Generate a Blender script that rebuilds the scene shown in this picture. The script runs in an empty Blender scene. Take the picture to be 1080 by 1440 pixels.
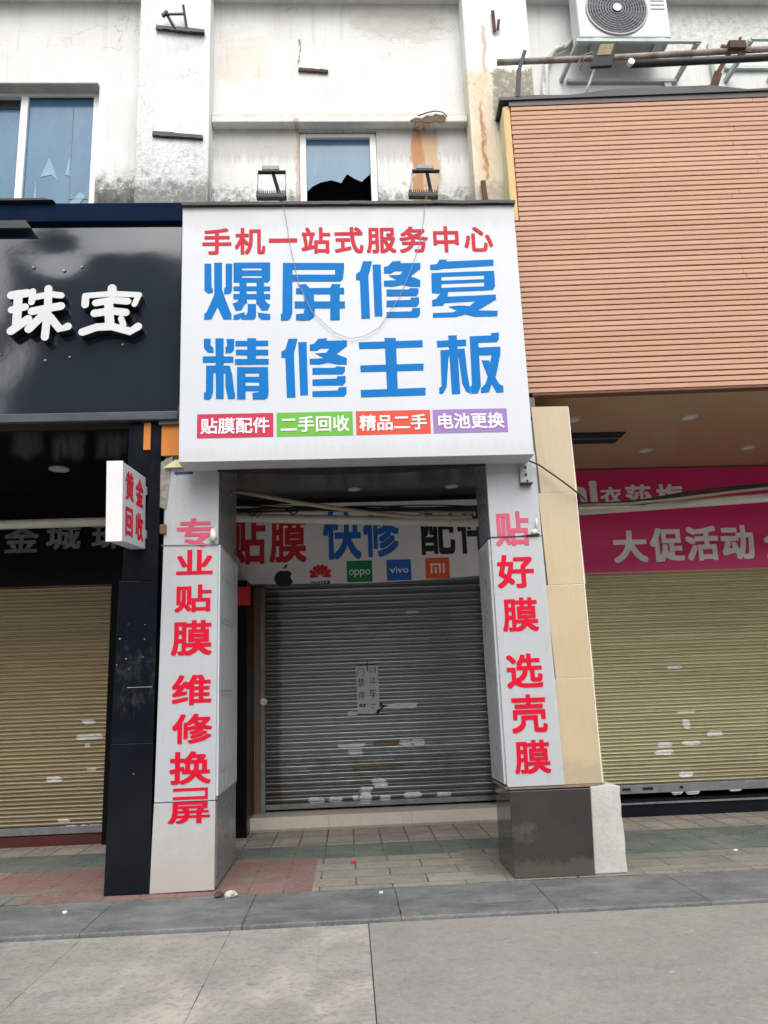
import bpy, bmesh, math, random
from mathutils import Vector, Matrix
random.seed(7)
S = bpy.context.scene
COL = S.collection
R = math.radians

# ------------------------------------------------------------------ camera, sky, sun, exposure
def look(pitch, roll, yaw):
    p, r, y = R(pitch), R(roll), R(yaw)
    f = Vector((math.sin(y)*math.cos(p), math.cos(y)*math.cos(p), math.sin(p)))
    right = Vector((math.cos(y), -math.sin(y), 0)); up = right.cross(f)
    r2 = math.cos(r)*right + math.sin(r)*up
    u2 = -math.sin(r)*right + math.cos(r)*up
    m = Matrix((r2, u2, -f)).transposed()
    return m.to_euler()
cd = bpy.data.cameras.new('camera'); cam = bpy.data.objects.new('camera', cd); COL.objects.link(cam)
cam.location = (0, 0, 1.6); cam.rotation_euler = look(12.7, -2.12, 2.85)
cd.sensor_fit = 'VERTICAL'; cd.sensor_height = 36; cd.lens = 28.0; cd.clip_end = 500
S.camera = cam

w = bpy.data.worlds.new('World'); S.world = w; w.use_nodes = True
nt = w.node_tree; bg = nt.nodes['Background']
sky = nt.nodes.new('ShaderNodeTexSky'); sky.sky_type = 'NISHITA'; sky.sun_disc = False
sky.sun_elevation = R(50); sky.sun_rotation = R(178); sky.dust_density = 4.0; sky.air_density = 1.0; sky.ozone_density = 1.0
hs = nt.nodes.new('ShaderNodeHueSaturation'); hs.inputs['Saturation'].default_value = 0.30
nt.links.new(sky.outputs[0], hs.inputs['Color']); nt.links.new(hs.outputs[0], bg.inputs[0])
bg.inputs[1].default_value = 0.15
sl = bpy.data.lights.new('sun', 'SUN'); sl.energy = 1.0; sl.angle = R(70); sl.color = (1.0, 0.98, 0.95)
so = bpy.data.objects.new('sun', sl); COL.objects.link(so)
az = R(178)          # hazy sun behind the camera
sd = Vector((math.sin(az)*math.cos(R(50)), math.cos(az)*math.cos(R(50)), math.sin(R(50))))
so.rotation_euler = (-sd).to_track_quat('-Z', 'Y').to_euler(); so.location = (-3, -8, 15)
S.view_settings.view_transform = 'Standard'; S.view_settings.look = 'None'
S.view_settings.exposure = 0.70; S.view_settings.gamma = 1.0

# ------------------------------------------------------------------ materials
def lin(r, g, b):
    return tuple(((c/255)/12.92 if c/255 <= 0.04045 else ((c/255+0.055)/1.055)**2.4) for c in (r, g, b))
class NT:
    def __init__(s, m): s.t = m.node_tree
    def n(s, kind, **kw):
        o = s.t.nodes.new('ShaderNode'+kind)
        for k, v in kw.items(): setattr(o, k, v)
        return o
    def val(s, sock, v):
        if hasattr(v, 'is_linked'): s.t.links.new(v, sock)
        else: sock.default_value = v
    def math(s, op, a, b=0.5, clamp=False):
        o = s.n('Math', operation=op, use_clamp=clamp); s.val(o.inputs[0], a); s.val(o.inputs[1], b); return o.outputs[0]
    def ramp(s, x, a, b, c=0.0, d=1.0):
        o = s.n('MapRange', interpolation_type='SMOOTHSTEP'); s.val(o.inputs[0], x)
        for i, v in zip((1, 2, 3, 4), (a, b, c, d)): o.inputs[i].default_value = v
        return o.outputs[0]
    def mix(s, f, a, b, blend='MIX'):
        o = s.n('Mix', data_type='RGBA', blend_type=blend); s.val(o.inputs[0], f)
        for i, v in ((6, a), (7, b)): s.val(o.inputs[i], v if hasattr(v, 'is_linked') else (*v[:3], 1))
        return o.outputs[2]
    def noise(s, vec, scale, detail=4, rough=0.55, stretch=None):
        if stretch:
            m = s.n('Mapping'); s.t.links.new(vec, m.inputs[0]); m.inputs['Scale'].default_value = stretch; vec = m.outputs[0]
        o = s.n('TexNoise'); s.t.links.new(vec, o.inputs['Vector'])
        o.inputs['Scale'].default_value = scale; o.inputs['Detail'].default_value = detail; o.inputs['Roughness'].default_value = rough
        return o.outputs[0]
def mat(name, col, rough=0.6, var=0.12, vs=2.5, tint=None, fine=0.0, fs=60, bump=0.0, bs=30, metal=0.0, spec=0.5, stains=(), stretch=None, rvar=0.0, extra=None, bd=0.01):
    m = bpy.data.materials.new(name); m.use_nodes = True
    t = NT(m); b = m.node_tree.nodes['Principled BSDF']
    pos = t.n('NewGeometry').outputs['Position']
    c = tuple(col)
    if var or tint:
        f = t.ramp(t.noise(pos, vs, 5, 0.6, stretch), 0.3, 0.7)
        c2 = tint if tint else tuple(x*(1-var) for x in col)
        c = t.mix(f, col, c2)
    if fine:
        f2 = t.noise(pos, fs, 3, 0.6, stretch)
        c = t.mix(t.ramp(f2, 0.35, 0.75, 0, fine), c, tuple(x*0.35 for x in col))
    if stains:
        xyz = t.n('SeparateXYZ'); t.t.links.new(pos, xyz.inputs[0])
        sx_ = t.math('ADD', xyz.outputs[0], t.math('MULTIPLY', t.math('SUBTRACT', t.noise(pos, 9, 5, .7, (1, 1, .5)), .5), .16))
        sz_ = t.math('ADD', xyz.outputs[2], t.math('MULTIPLY', t.math('SUBTRACT', t.noise(pos, 4, 6, .75, (1.6, 1, 1)), .5), .55))
        for st in stains:
            x0, x1, z0, z1, sx, szb, szt, sc, strength, ns, thr, strch = st
            mk = t.math('MULTIPLY', t.ramp(sx_, x0-sx, x0+sx), t.ramp(sx_, x1-sx, x1+sx, 1, 0))
            mz = t.math('MULTIPLY', t.ramp(sz_ if z1-z0 > .5 else xyz.outputs[2], z0-szb, z0+szb), t.ramp(sz_ if z1-z0 > .5 else xyz.outputs[2], z1-szt, z1+szt, 1, 0))
            mk = t.math('MULTIPLY', mk, mz)
            nz = t.noise(pos, ns, 10, 0.78, strch)
            # threshold falls where the mask is strong, so edges break up irregularly
            v = t.math('ADD', nz, t.math('MULTIPLY', mk, 0.42))
            g = t.ramp(v, thr-.04, thr+0.26)
            g = t.math('MULTIPLY', t.math('MULTIPLY', g, t.ramp(mk, 0.0, 0.35)), strength, True)
            c = t.mix(g, c, sc)
    if extra: c = extra(t, pos, c)
    t.val(b.inputs['Base Color'], c if hasattr(c, 'is_linked') else (*c, 1))
    if rvar:
        t.val(b.inputs['Roughness'], t.ramp(t.noise(pos, vs*2.3, 4, 0.6), 0.3, 0.7, max(0.02, rough-rvar), min(1, rough+rvar)))
    else: b.inputs['Roughness'].default_value = rough
    b.inputs['Metallic'].default_value = metal; b.inputs['Specular IOR Level'].default_value = spec
    if bump:
        bp = t.n('Bump'); bp.inputs['Strength'].default_value = bump; bp.inputs['Distance'].default_value = bd
        t.val(bp.inputs['Height'], t.noise(pos, bs, 5, 0.6, stretch)); t.t.links.new(bp.outputs[0], b.inputs['Normal'])
    return m
def weather(t, pos, c):
    pit = t.math('MULTIPLY', t.ramp(t.noise(pos, 34, 5, .7, (1, 1, 1.5)), .60, .70), t.ramp(t.noise(pos, 2.1, 5, .7), .50, .66))
    c = t.mix(t.math('MULTIPLY', pit, .75), c, (.20, .20, .185))
    c = t.mix(t.ramp(t.noise(pos, 5, 6, .7, (3.0, 1, .22)), .50, .76, 0, .5), c, (.46, .45, .41))
    v = t.n('TexVoronoi', feature='DISTANCE_TO_EDGE'); v.inputs['Scale'].default_value = 1.6
    dv = t.n('VectorMath', operation='ADD'); nn = t.n('TexNoise'); nn.inputs['Scale'].default_value = 6; nn.inputs['Detail'].default_value = 6
    t.t.links.new(pos, nn.inputs['Vector']); t.t.links.new(pos, dv.inputs[0])
    sc = t.n('VectorMath', operation='SCALE'); t.t.links.new(nn.outputs['Color'], sc.inputs[0]); sc.inputs['Scale'].default_value = .45; t.t.links.new(sc.outputs[0], dv.inputs[1])
    t.t.links.new(dv.outputs[0], v.inputs['Vector'])
    crack = t.math('MULTIPLY', t.ramp(v.outputs['Distance'], .004, .012, 1, 0), t.ramp(t.noise(pos, 1.3, 4), .52, .62))
    return t.mix(t.math('MULTIPLY', crack, .5), c, (.28, .27, .25))
BLK = (0.012, 0.012, 0.011); MOLD = (0.055, 0.055, 0.045); RUST = (0.36, 0.13, 0.035); DRUST = (0.14, 0.045, 0.018); YEL = (0.52, 0.40, 0.22)
BIGX = (-30, 30)
def mold(x0, x1, z0, z1, s=0.8, ns=9, thr=0.62, st=None): return (x0, x1, z0-2, z1, 0.02, .01, (z1-z0)*0.5+.25, MOLD, s, ns, thr, st)
M = {}
M['wall'] = mat('painted_wall', (.73, .74, .725), .85, .10, 1.3, tint=(.65, .655, .63), fine=.06, fs=45, bump=.25, bs=25, extra=weather, stains=[
    (-30, 30, 4, 7.0, .02, .1, .40, MOLD, .85, 15, .62, None),
    (-2.66, -2.1, 4, 7.1, .02, .1, .40, MOLD, .85, 16, .55, None),
    (-1.37, 1.5, 7.45, 7.80, .02, .20, .04, (.3, .3, .28), .5, 6, .58, (4, 1, .3)),
    (-1.4, 1.5, 7.9, 8.0, .02, .02, .05, YEL, .6, 6, .60, (1, 1, 2)),
    (-1.36, -0.75, 8.4, 9.2, .12, .2, .2, (.62, .55, .43), .5, 3.0, .72, (1, 1, 3)),
    (-.41, -.385, 8.65, 9.05, .008, .05, .05, BLK, .8, 30, .74, (1, 1, .25)),
    (.87, .975, 6.2, 7.80, .05, .1, .03, (.46, .20, .07), .92, 9, .52, (3.5, 1, .25)),
    (.985, 1.16, 6.9, 7.80, .03, .25, .03, (.52, .33, .16), .75, 10, .62, (3, 1, .25)),
    (-.46, -.40, 6.8, 7.9, .01, .1, .05, RUST, .5, 12, .68, (2, 1, .3)),
    (3.9, 5.5, 8.7, 9.5, .2, .2, .2, (.2, .21, .2), .6, 13, .86, None),
    (.2, 1.4, 9.0, 9.4, .3, .2, .1, (.40, .36, .28), .5, 4, .68, (1, 1, 3))])
M['pilaster'] = mat('pilaster_paint', (.77, .79, .785), .85, .08, 1.6, fine=.06, fs=50, bump=.35, bs=18, extra=weather, stains=[
    (-2.3, -1.2, 4, 7.0, .02, .1, .40, (.07, .07, .06), .85, 18, .62, None),
    (-2.2, -1.9, 7.0, 9.3, .06, .1, .1, (.30, .30, .28), .5, 26, .86, (1, 1, .8)),
    (-2.3, -1.3, 6.6, 7.48, .02, .2, .1, (.30, .30, .28), .55, 22, .84, (1, 1, 1.6)),
    (-1.9, -1.4, 8.55, 8.84, .06, .14, .02, (.45, .45, .43), .5, 8, .70, None),
    (1.45, 2.3, 6, 8.42, .05, .1, .06, (.70, .62, .45), .8, 5, .58, None),
    (1.5, 1.76, 6, 8.42, .05, .1, .15, (.58, .40, .22), .45, 11, .78, (1.5, 1, .5)),
    (1.60, 1.66, 6.95, 7.95, .04, .25, .1, (.40, .15, .05), .9, 16, .66, (2.5, 1, .5)),
    (1.68, 1.72, 8.35, 9.0, .03, .1, .1, (.40, .20, .08), .6, 9, .66, (2, 1, .4)),
    (1.74, 2.3, 7.55, 8.42, .06, .2, .06, (.13, .125, .105), .8, 16, .70, None),
    (1.4, 2.3, 5, 7.0, .02, .1, .3, (.2, .2, .18), .5, 14, .68, None)])
M['lintel'] = mat('grey_reveal', (.50, .48, .45), .85, .2, 6, bump=.2)
M['white_frame'] = mat('white_frame', (.80, .81, .80), .45, .06, 5)
def pane_mat():
    m = bpy.data.materials.new('blue_film_glass'); m.use_nodes = True; t = NT(m); b = m.node_tree.nodes['Principled BSDF']
    pos = t.n('NewGeometry').outputs['Position']
    c = t.mix(t.ramp(t.noise(pos, 3, 5, .6, (1, 1, .4)), .3, .7), (.045, .135, .245), (.07, .175, .275))
    c = t.mix(t.ramp(t.noise(pos, 9, 6, .7, (2, 1, .5)), .60, .72, 0, .25), c, (.28, .40, .48))
    t.val(b.inputs['Base Color'], c); b.inputs['Roughness'].default_value = .12; b.inputs['Specular IOR Level'].default_value = .45
    return m
M['pane'] = pane_mat()
M['dark_pane'] = mat('dark_blue_glass', (.07, .12, .19), .1, .3, 3)
M['void'] = mat('dark_interior', (.008, .012, .022), .9, 0)
M['sign_white'] = mat('sign_face_vinyl', (.585, .62, .655), .42, .035, .9, tint=(.555, .59, .625), fine=.03, fs=20, rvar=.08, stains=[(-1.6, 1.8, 6.0, 6.24, .1, .12, .01, (.42, .42, .39), .4, 7, .62, (5, 1, .2)), (-1.6, 1.8, 3.6, 3.8, .1, .05, .1, (.45, .45, .43), .35, 6, .64, (3, 1, .3))])
M['sign_side'] = mat('sign_return', (.55, .56, .57), .4, .1, 4)
M['blackmetal'] = mat('black_strip', (.018, .020, .021), .5, .4, 8, bump=.1)
M['blue'] = mat('blue_vinyl', lin(0, 112, 186), .6, .06, 2, spec=.15)
M['redsign'] = mat('faded_red_vinyl', lin(196, 48, 62), .55, .1, 3, spec=.15)
M['red'] = mat('red_vinyl', lin(208, 18, 50), .5, .08, 3, spec=.15)
M['red_faded'] = mat('sun_faded_red_vinyl', lin(206, 78, 108), .5, .12, 4)
M['crimson'] = mat('crimson_box', lin(190, 10, 70), .55, .05, 3)
M['green'] = mat('green_box', lin(96, 172, 46), .55, .05, 3)
M['vermilion'] = mat('vermilion_box', lin(212, 62, 36), .55, .05, 3)
M['lilac'] = mat('lilac_box', lin(148, 112, 178), .55, .05, 3)
M['lettering_white'] = mat('white_vinyl', (.82, .82, .82), .45, .04, 3)
M['pillar_white'] = mat('composite_panel', (.49, .525, .555), .35, .05, 1.2, fine=.05, fs=25, rvar=.1, stains=[(-1.8, 2, -.5, .55, .1, .1, .25, (.42, .39, .33), .5, 6, .62, (1, 1, 1)), (-1.8, 1.9, .55, 3.7, .1, .1, .1, (.38, .38, .37), .4, 6, .70, (4, 1, .35))])
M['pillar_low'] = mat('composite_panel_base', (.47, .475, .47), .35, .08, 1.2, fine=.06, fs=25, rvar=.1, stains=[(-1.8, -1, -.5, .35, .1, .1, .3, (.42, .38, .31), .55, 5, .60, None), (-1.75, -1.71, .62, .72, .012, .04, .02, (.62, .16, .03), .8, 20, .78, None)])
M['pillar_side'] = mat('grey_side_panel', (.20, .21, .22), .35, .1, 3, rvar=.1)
M['joint'] = mat('dark_joint', (.10, .10, .10), .8, .3, 20)
M['display'] = mat('acrylic_side_panel', (.62, .645, .67), .18, .08, 3)
M['wood_edge'] = mat('raw_wood_edge', (.30, .23, .16), .8, .4, 20, stretch=(4, 1, 4))
M['beige'] = mat('beige_panel', lin(200, 180, 142), .45, .07, 1.4, fine=.05, fs=30, bump=.05, bs=12, rvar=.1, stains=[(1.8, 2.3, 3.0, 4.3, .05, .2, .2, (.45, .40, .30), .3, 6, .70, None), (1.8, 2.3, .6, .95, .05, .1, .15, (.30, .26, .19), .5, 9, .64, None), (1.8, 2.3, .7, 4.3, .05, .1, .2, (.40, .35, .26), .4, 7, .74, (4, 1, .3))])
M['grout'] = mat('white_grout', (.80, .77, .70), .8, .1, 20)
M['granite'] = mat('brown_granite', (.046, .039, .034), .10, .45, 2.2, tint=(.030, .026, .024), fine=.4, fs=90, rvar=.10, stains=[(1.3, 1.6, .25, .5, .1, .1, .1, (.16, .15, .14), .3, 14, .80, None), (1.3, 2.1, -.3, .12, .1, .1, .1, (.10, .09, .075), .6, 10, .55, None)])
M['concrete'] = mat('bare_concrete', (.56, .545, .52), .9, .3, 4, tint=(.45, .43, .40), fine=.2, fs=35, bump=.35, bs=14, bd=.02)
M['black_tile'] = mat('black_cladding', (.006, .009, .014), .2, .3, 3, rvar=.06, spec=.22, stains=[(-2.1, -1.7, 1.3, 2.2, .05, .3, .3, (.10, .11, .12), .4, 14, .90, (1, 1, .6))])
M['black_wall'] = mat('black_shop_wall', (.004, .004, .005), .3, .3, 3, spec=.15)
M['scratch'] = mat('scratch_chips', (.42, .43, .44), .6, .3, 20)
M['black_gloss'] = mat('black_gloss_fascia', (.011, .019, .030), .08, .2, 1.2, bump=.022, bs=1.1, bd=.06, spec=.75)
M['black_gloss'].node_tree.nodes['Principled BSDF'].inputs['Coat Weight'].default_value = .12
M['black_gloss'].node_tree.nodes['Principled BSDF'].inputs['Coat Roughness'].default_value = .08
M['navy'] = mat('navy_cap', (.004, .013, .038), .6, .3, 3, spec=.03)
M['trim_grey'] = mat('grey_lower_trim', (.07, .085, .10), .3, .35, 4, stretch=(.6, 1, 3))
M['letter_white'] = mat('raised_letter_face', (.60, .62, .62), .35, .05, 8)
M['letter_side'] = mat('raised_letter_return', (.012, .012, .013), .35, .2, 8)
M['letter_steel'] = mat('steel_letters', (.32, .32, .33), .22, .3, 12, metal=.9)
def slat_extra(t, pos, c):
    x = t.n('SeparateXYZ'); t.t.links.new(pos, x.inputs[0])
    wn = t.n('TexWhiteNoise', noise_dimensions='1D'); t.val(wn.inputs['W'], t.math('FLOOR', t.math('MULTIPLY', x.outputs[2], 1/.0570)))
    c = t.mix(t.ramp(wn.outputs[0], 0, 1, 0, .34), c, lin(178, 134, 106))
    return t.mix(t.ramp(t.noise(pos, 5, 5, .65, (.5, 1, 8)), .45, .8, 0, .4), c, lin(212, 168, 138))
M['slat'] = mat('salmon_boards', lin(199, 160, 136), .65, .12, 1.5, spec=.2, extra=slat_extra, fine=.12, fs=20, stretch=(.25, 1, 6), bump=.1)
M['groove'] = mat('groove_backing', lin(112, 74, 56), .8, .2, 8)
M['end_pale'] = mat('pale_end_board', lin(222, 216, 168), .6, .12, 4)
M['end_tan'] = mat('tan_corner_strip', lin(222, 180, 120), .6, .12, 8, fine=.2)
M['flashing'] = mat('dark_flashing', (.030, .033, .036), .5, .35, 6, bump=.2, bs=8)
M['flash_brown'] = mat('brown_flashing', (.085, .055, .058), .5, .35, 4)
M['ceil_grey'] = mat('grey_aluminium_ceiling', (.075, .08, .088), .26, .15, 2)
M['ceil_black'] = mat('black_gloss_ceiling', (.007, .008, .010), .12, .2, 2)
M['ceil_beige'] = mat('beige_ceiling', lin(176, 152, 118), .28, .1, 1.5)
M['interior'] = mat('porch_inner_wall', (.32, .32, .32), .6, .2, 2)
M['pink'] = mat('magenta_banner', lin(208, 32, 104), .45, .1, 1.2)
M['pink_text'] = mat('banner_white', (.78, .75, .76), .5, .08, 4)
M['banner'] = mat('old_white_banner', (.80, .80, .795), .5, .08, 1.4, fine=.06)
M['ink'] = mat('black_vinyl', (.012, .012, .016), .45, .1, 6)
M['bred'] = mat('banner_red', lin(205, 28, 46), .5, .1, 5)
M['bblue'] = mat('banner_blue', lin(24, 104, 196), .5, .1, 5)
M['bgreen'] = mat('banner_green', lin(12, 124, 74), .5, .08, 5)
M['borange'] = mat('banner_orange', lin(238, 92, 40), .5, .08, 5)
def shut(name, col, dirt, s2=(), metal=.35, rough=.38):
    return mat(name, col, rough, .16, 2.2, fine=.15, fs=9, stretch=(.2, 1, 3), metal=metal, rvar=.06, stains=[(-30, 30, -1, .75, .1, .1, .5, dirt, .55, 5, .62, (.6, 1, 2))]+list(s2))
M['steel_shutter'] = shut('grey_steel_shutter', (.34, .362, .37), (.10, .095, .085), [(-1.3, -.9, -1, 3, .06, .1, .1, (.07, .045, .03), .6, 6, .62, None)], .75, .34)
M['khaki_shutter'] = shut('khaki_shutter', lin(160, 144, 114), (.20, .17, .12), (), .55, .36)
M['olive_shutter'] = shut('olive_shutter', lin(172, 166, 130), (.24, .22, .15), (), .5, .36)
M['bar_grey'] = mat('shutter_bar', (.27, .28, .29), .5, .3, 6, fine=.4, fs=30, metal=.4)
M['rust'] = mat('rusted_steel', (.13, .055, .025), .85, .5, 9, tint=(.05, .035, .028), bump=.5, bs=40)
M['rust_rail'] = mat('rusty_guide_rail', (.115, .10, .085), .7, .3, 5, tint=(.16, .075, .03), bump=.2, stretch=(1, 1, .5))
M['rail_grey'] = mat('guide_rail', (.21, .24, .23), .5, .3, 6)
M['scrap'] = mat('paper_remnant', (.70, .70, .69), .9, .2, 30, bump=.3)
M['scrap_brown'] = mat('glue_residue', (.26, .20, .14), .9, .3, 20)
M['note'] = mat('note_paper', (.50, .49, .46), .9, .12, 8, bump=.15, bs=30)
M['step'] = mat('cream_step_tile', (.60, .555, .465), .35, .08, 3, fine=.12, fs=22, stains=[(-2, 2, -.1, .03, .1, .05, .02, (.2, .18, .15), .7, 10, .5, None)])
M['darkred'] = mat('dark_red_paint', (.085, .014, .012), .5, .3, 5)
M['redpaper'] = mat('red_couplet_paper', lin(186, 18, 30), .7, .12, 8)
M['pipe_white'] = mat('white_pvc', (.66, .64, .58), .4, .12, 3, fine=.12, fs=20)
M['pipe_cream'] = mat('yellowed_conduit', (.46, .39, .28), .45, .15, 4)
M['cable'] = mat('black_cable', (.012, .012, .013), .5, .1, 5)
M['cable_grey'] = mat('grey_cable', (.30, .30, .30), .6, .1, 5)
M['cable_tan'] = mat('tan_cable', (.32, .27, .20), .6, .2, 5)
M['galv'] = mat('galvanised_steel', (.40, .42, .42), .45, .25, 8, metal=.5, fine=.2)
M['galv_green'] = mat('painted_bracket', (.46, .53, .50), .5, .15, 6)
M['ac_white'] = mat('ac_enamel', (.62, .635, .63), .35, .04, 4)
M['ac_under'] = mat('ac_underside', (.33, .35, .34), .5, .2, 6)
M['grille'] = mat('fan_grille', (.045, .05, .058), .5, .2, 5)
M['grille_ring'] = mat('fan_grille_wire', (.13, .145, .165), .45, .1, 5)
M['foam'] = mat('foam_pipe_lagging', (.66, .67, .64), .8, .2, 20, bump=.5, bs=30)
M['lamp_black'] = mat('lamp_housing', (.014, .016, .017), .45, .2, 10)
M['lamp_grey'] = mat('lamp_box', (.30, .31, .30), .5, .2, 10)
M['lamp_glass'] = mat('led_face', (.36, .30, .17), .25, .25, 25)
M['downlight'] = mat('downlight_lens', (.72, .72, .70), .3, .05, 20)
M['downlight_ring'] = mat('downlight_ring', (.55, .55, .54), .35, .05, 20)
M['orange'] = mat('orange_primer', lin(206, 122, 36), .6, .15, 6, fine=.15)
M['mortar'] = mat('grey_mortar', (.12, .105, .09), .95, .5, 14, tint=(.20, .11, .06), bump=.9, bs=40)
M['porcelain'] = mat('white_socket', (.75, .74, .70), .4, .05, 8)
M['torn_metal'] = mat('bent_grey_metal', (.33, .32, .28), .6, .5, 9, tint=(.14, .13, .11), bump=.4, bs=14, bd=.04)
M['arrow'] = mat('navy_sticker', lin(52, 54, 120), .5, .1, 8)
def brick(t, pos, c, w, h, off, mortar, mc, rot=0, shift=(0, 0, 0), var=.3):
    mp = t.n('Mapping'); t.t.links.new(pos, mp.inputs[0]); mp.inputs['Rotation'].default_value = (0, 0, rot); mp.inputs['Location'].default_value = shift
    b = t.n('TexBrick', offset=off, offset_frequency=2, squash=1.0); t.t.links.new(mp.outputs[0], b.inputs['Vector'])
    b.inputs['Color1'].default_value = (1, 1, 1, 1); b.inputs['Color2'].default_value = (1-var, 1-var, 1-var, 1); b.inputs['Mortar'].default_value = (0, 0, 0, 1)
    b.inputs['Scale'].default_value = 1; b.inputs['Mortar Size'].default_value = mortar; b.inputs['Brick Width'].default_value = w; b.inputs['Row Height'].default_value = h
    b.inputs['Mortar Smooth'].default_value = .2
    c = t.mix(1.0, c, b.outputs['Color'], 'MULTIPLY')
    nz = t.ramp(t.noise(pos, 7, 4), .35, .6)
    return t.mix(t.math('MULTIPLY', b.outputs['Fac'], nz), c, mc)
def grit(t, p, c, s=1.0):
    c = t.mix(t.ramp(t.noise(p, 22, 6, .75), .46, .70, 0, .55*s), c, (.12, .117, .108))
    c = t.mix(t.ramp(t.noise(p, 48, 4, .75), .54, .66, 0, .55*s), c, (.42, .41, .38))
    for sc, th, col, k in ((2.3, .05, (.55, .54, .50), .8), (1.4, .045, (.06, .06, .055), .7), (5.0, .05, (.09, .085, .08), .5)):
        v = t.n('TexVoronoi'); v.inputs['Scale'].default_value = sc; t.t.links.new(p, v.inputs['Vector'])
        c = t.mix(t.math('MULTIPLY', t.ramp(v.outputs['Distance'], th*.5, th, 1, 0), t.math('MULTIPLY', t.ramp(t.noise(p, sc*3, 3), .45, .6), k*s)), c, col)
    return c
def paving(name, col, w, h, off, shift=(0, 0, 0), var=.25, tint=None, mort=.010):
    return mat(name, col, .8, .25, 3.5, tint=tint, fine=.35, fs=28, bump=.35, bs=24, rvar=.12,
        extra=lambda t, p, c: grit(t, p, t.mix(t.ramp(t.noise(p, 2.0, 8, .78), .44, .70, 0, .75), brick(t, p, c, w, h, off, mort, (.12, .112, .10), shift=shift, var=var), (.19, .18, .155)), .6))
M['pave_cream'] = paving('cream_paving', (.40, .35, .295), .30, .45, 0, (0, .1, 0))
M['pave_green'] = paving('green_paving', (.095, .135, .115), .30, .6, 0, (0, .3, 0), tint=(.13, .165, .14), mort=.006)
M['pave_red'] = paving('red_paving', (.28, .13, .11), .30, .9, 0, (0, .5, 0), tint=(.24, .16, .135), mort=.005)
M['pave_beige'] = paving('beige_paving', (.33, .305, .25), .62, .31, .5, (.3, .12, 0), tint=(.235, .225, .18), mort=.008)
M['pave_olive'] = paving('olive_paving', (.26, .25, .20), .60, .30, .5, (.2, 0, 0), tint=(.19, .20, .165))
def kerb_extra(t, p, c):
    c = t.mix(t.ramp(t.noise(p, 2.0, 8, .75, (1, 2.0, 1)), .46, .64, 0, .45), c, (.28, .29, .29))
    c = brick(t, p, grit(t, p, c, .7), 1.15, 3, 0, .005, (.07, .07, .068), shift=(.82, 0, 0), var=.25)
    return c
M['kerb'] = mat('blue_grey_kerb', (.185, .198, .203), .6, .3, 2.5, tint=(.115, .124, .128), fine=.2, fs=40, bump=.2, bs=20, rvar=.15, extra=kerb_extra)
def slab_extra(t, p, c):
    c = t.mix(t.ramp(t.noise(p, 1.1, 6, .65, (1.4, .7, 1)), .46, .68, 0, .9), c, (.47, .44, .375))
    c = t.mix(t.ramp(t.noise(p, 2.6, 6, .75, (1, 1.8, 1)), .55, .72, 0, .8), c, (.20, .20, .19))
    c = t.mix(t.ramp(t.noise(p, 14, 6, .7, (1, 1.6, 1)), .56, .72, 0, .35), c, (.12, .12, .115))
    c = grit(t, p, c)
    return brick(t, p, c, 1.05, 6, 0, .003, (.19, .185, .17), shift=(.9, 2, 0), var=.12)
M['slab'] = mat('stained_stone_paving', (.36, .345, .315), .65, .2, 1.5, fine=.25, fs=60, bump=.2, bs=30, rvar=.15, extra=slab_extra)
M['asphalt'] = mat('smooth_grey_road', (.285, .272, .25), .75, .08, .8, tint=(.255, .245, .228), fine=.16, fs=130, bump=.12, bs=90, rvar=.08, extra=lambda t, p, c: grit(t, p, t.mix(t.ramp(t.noise(p, .9, 6, .7, (1.6, .7, 1)), .46, .66, 0, .4), t.mix(t.ramp(t.noise(p, 1.6, 7, .7, (1, 2.5, 1)), .48, .72, 0, .5), c, (.175, .17, .16)), (.30, .29, .27)), .75))
M['joint_dirt'] = mat('joint_dirt', (.10, .095, .085), .9, .4, 12)
M['opp_wall'] = mat('opposite_wall', (.42, .40, .37), .85, .2, .6)
M['opp_glass'] = mat('opposite_glass', (.06, .07, .08), .15, .2, 1)

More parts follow.
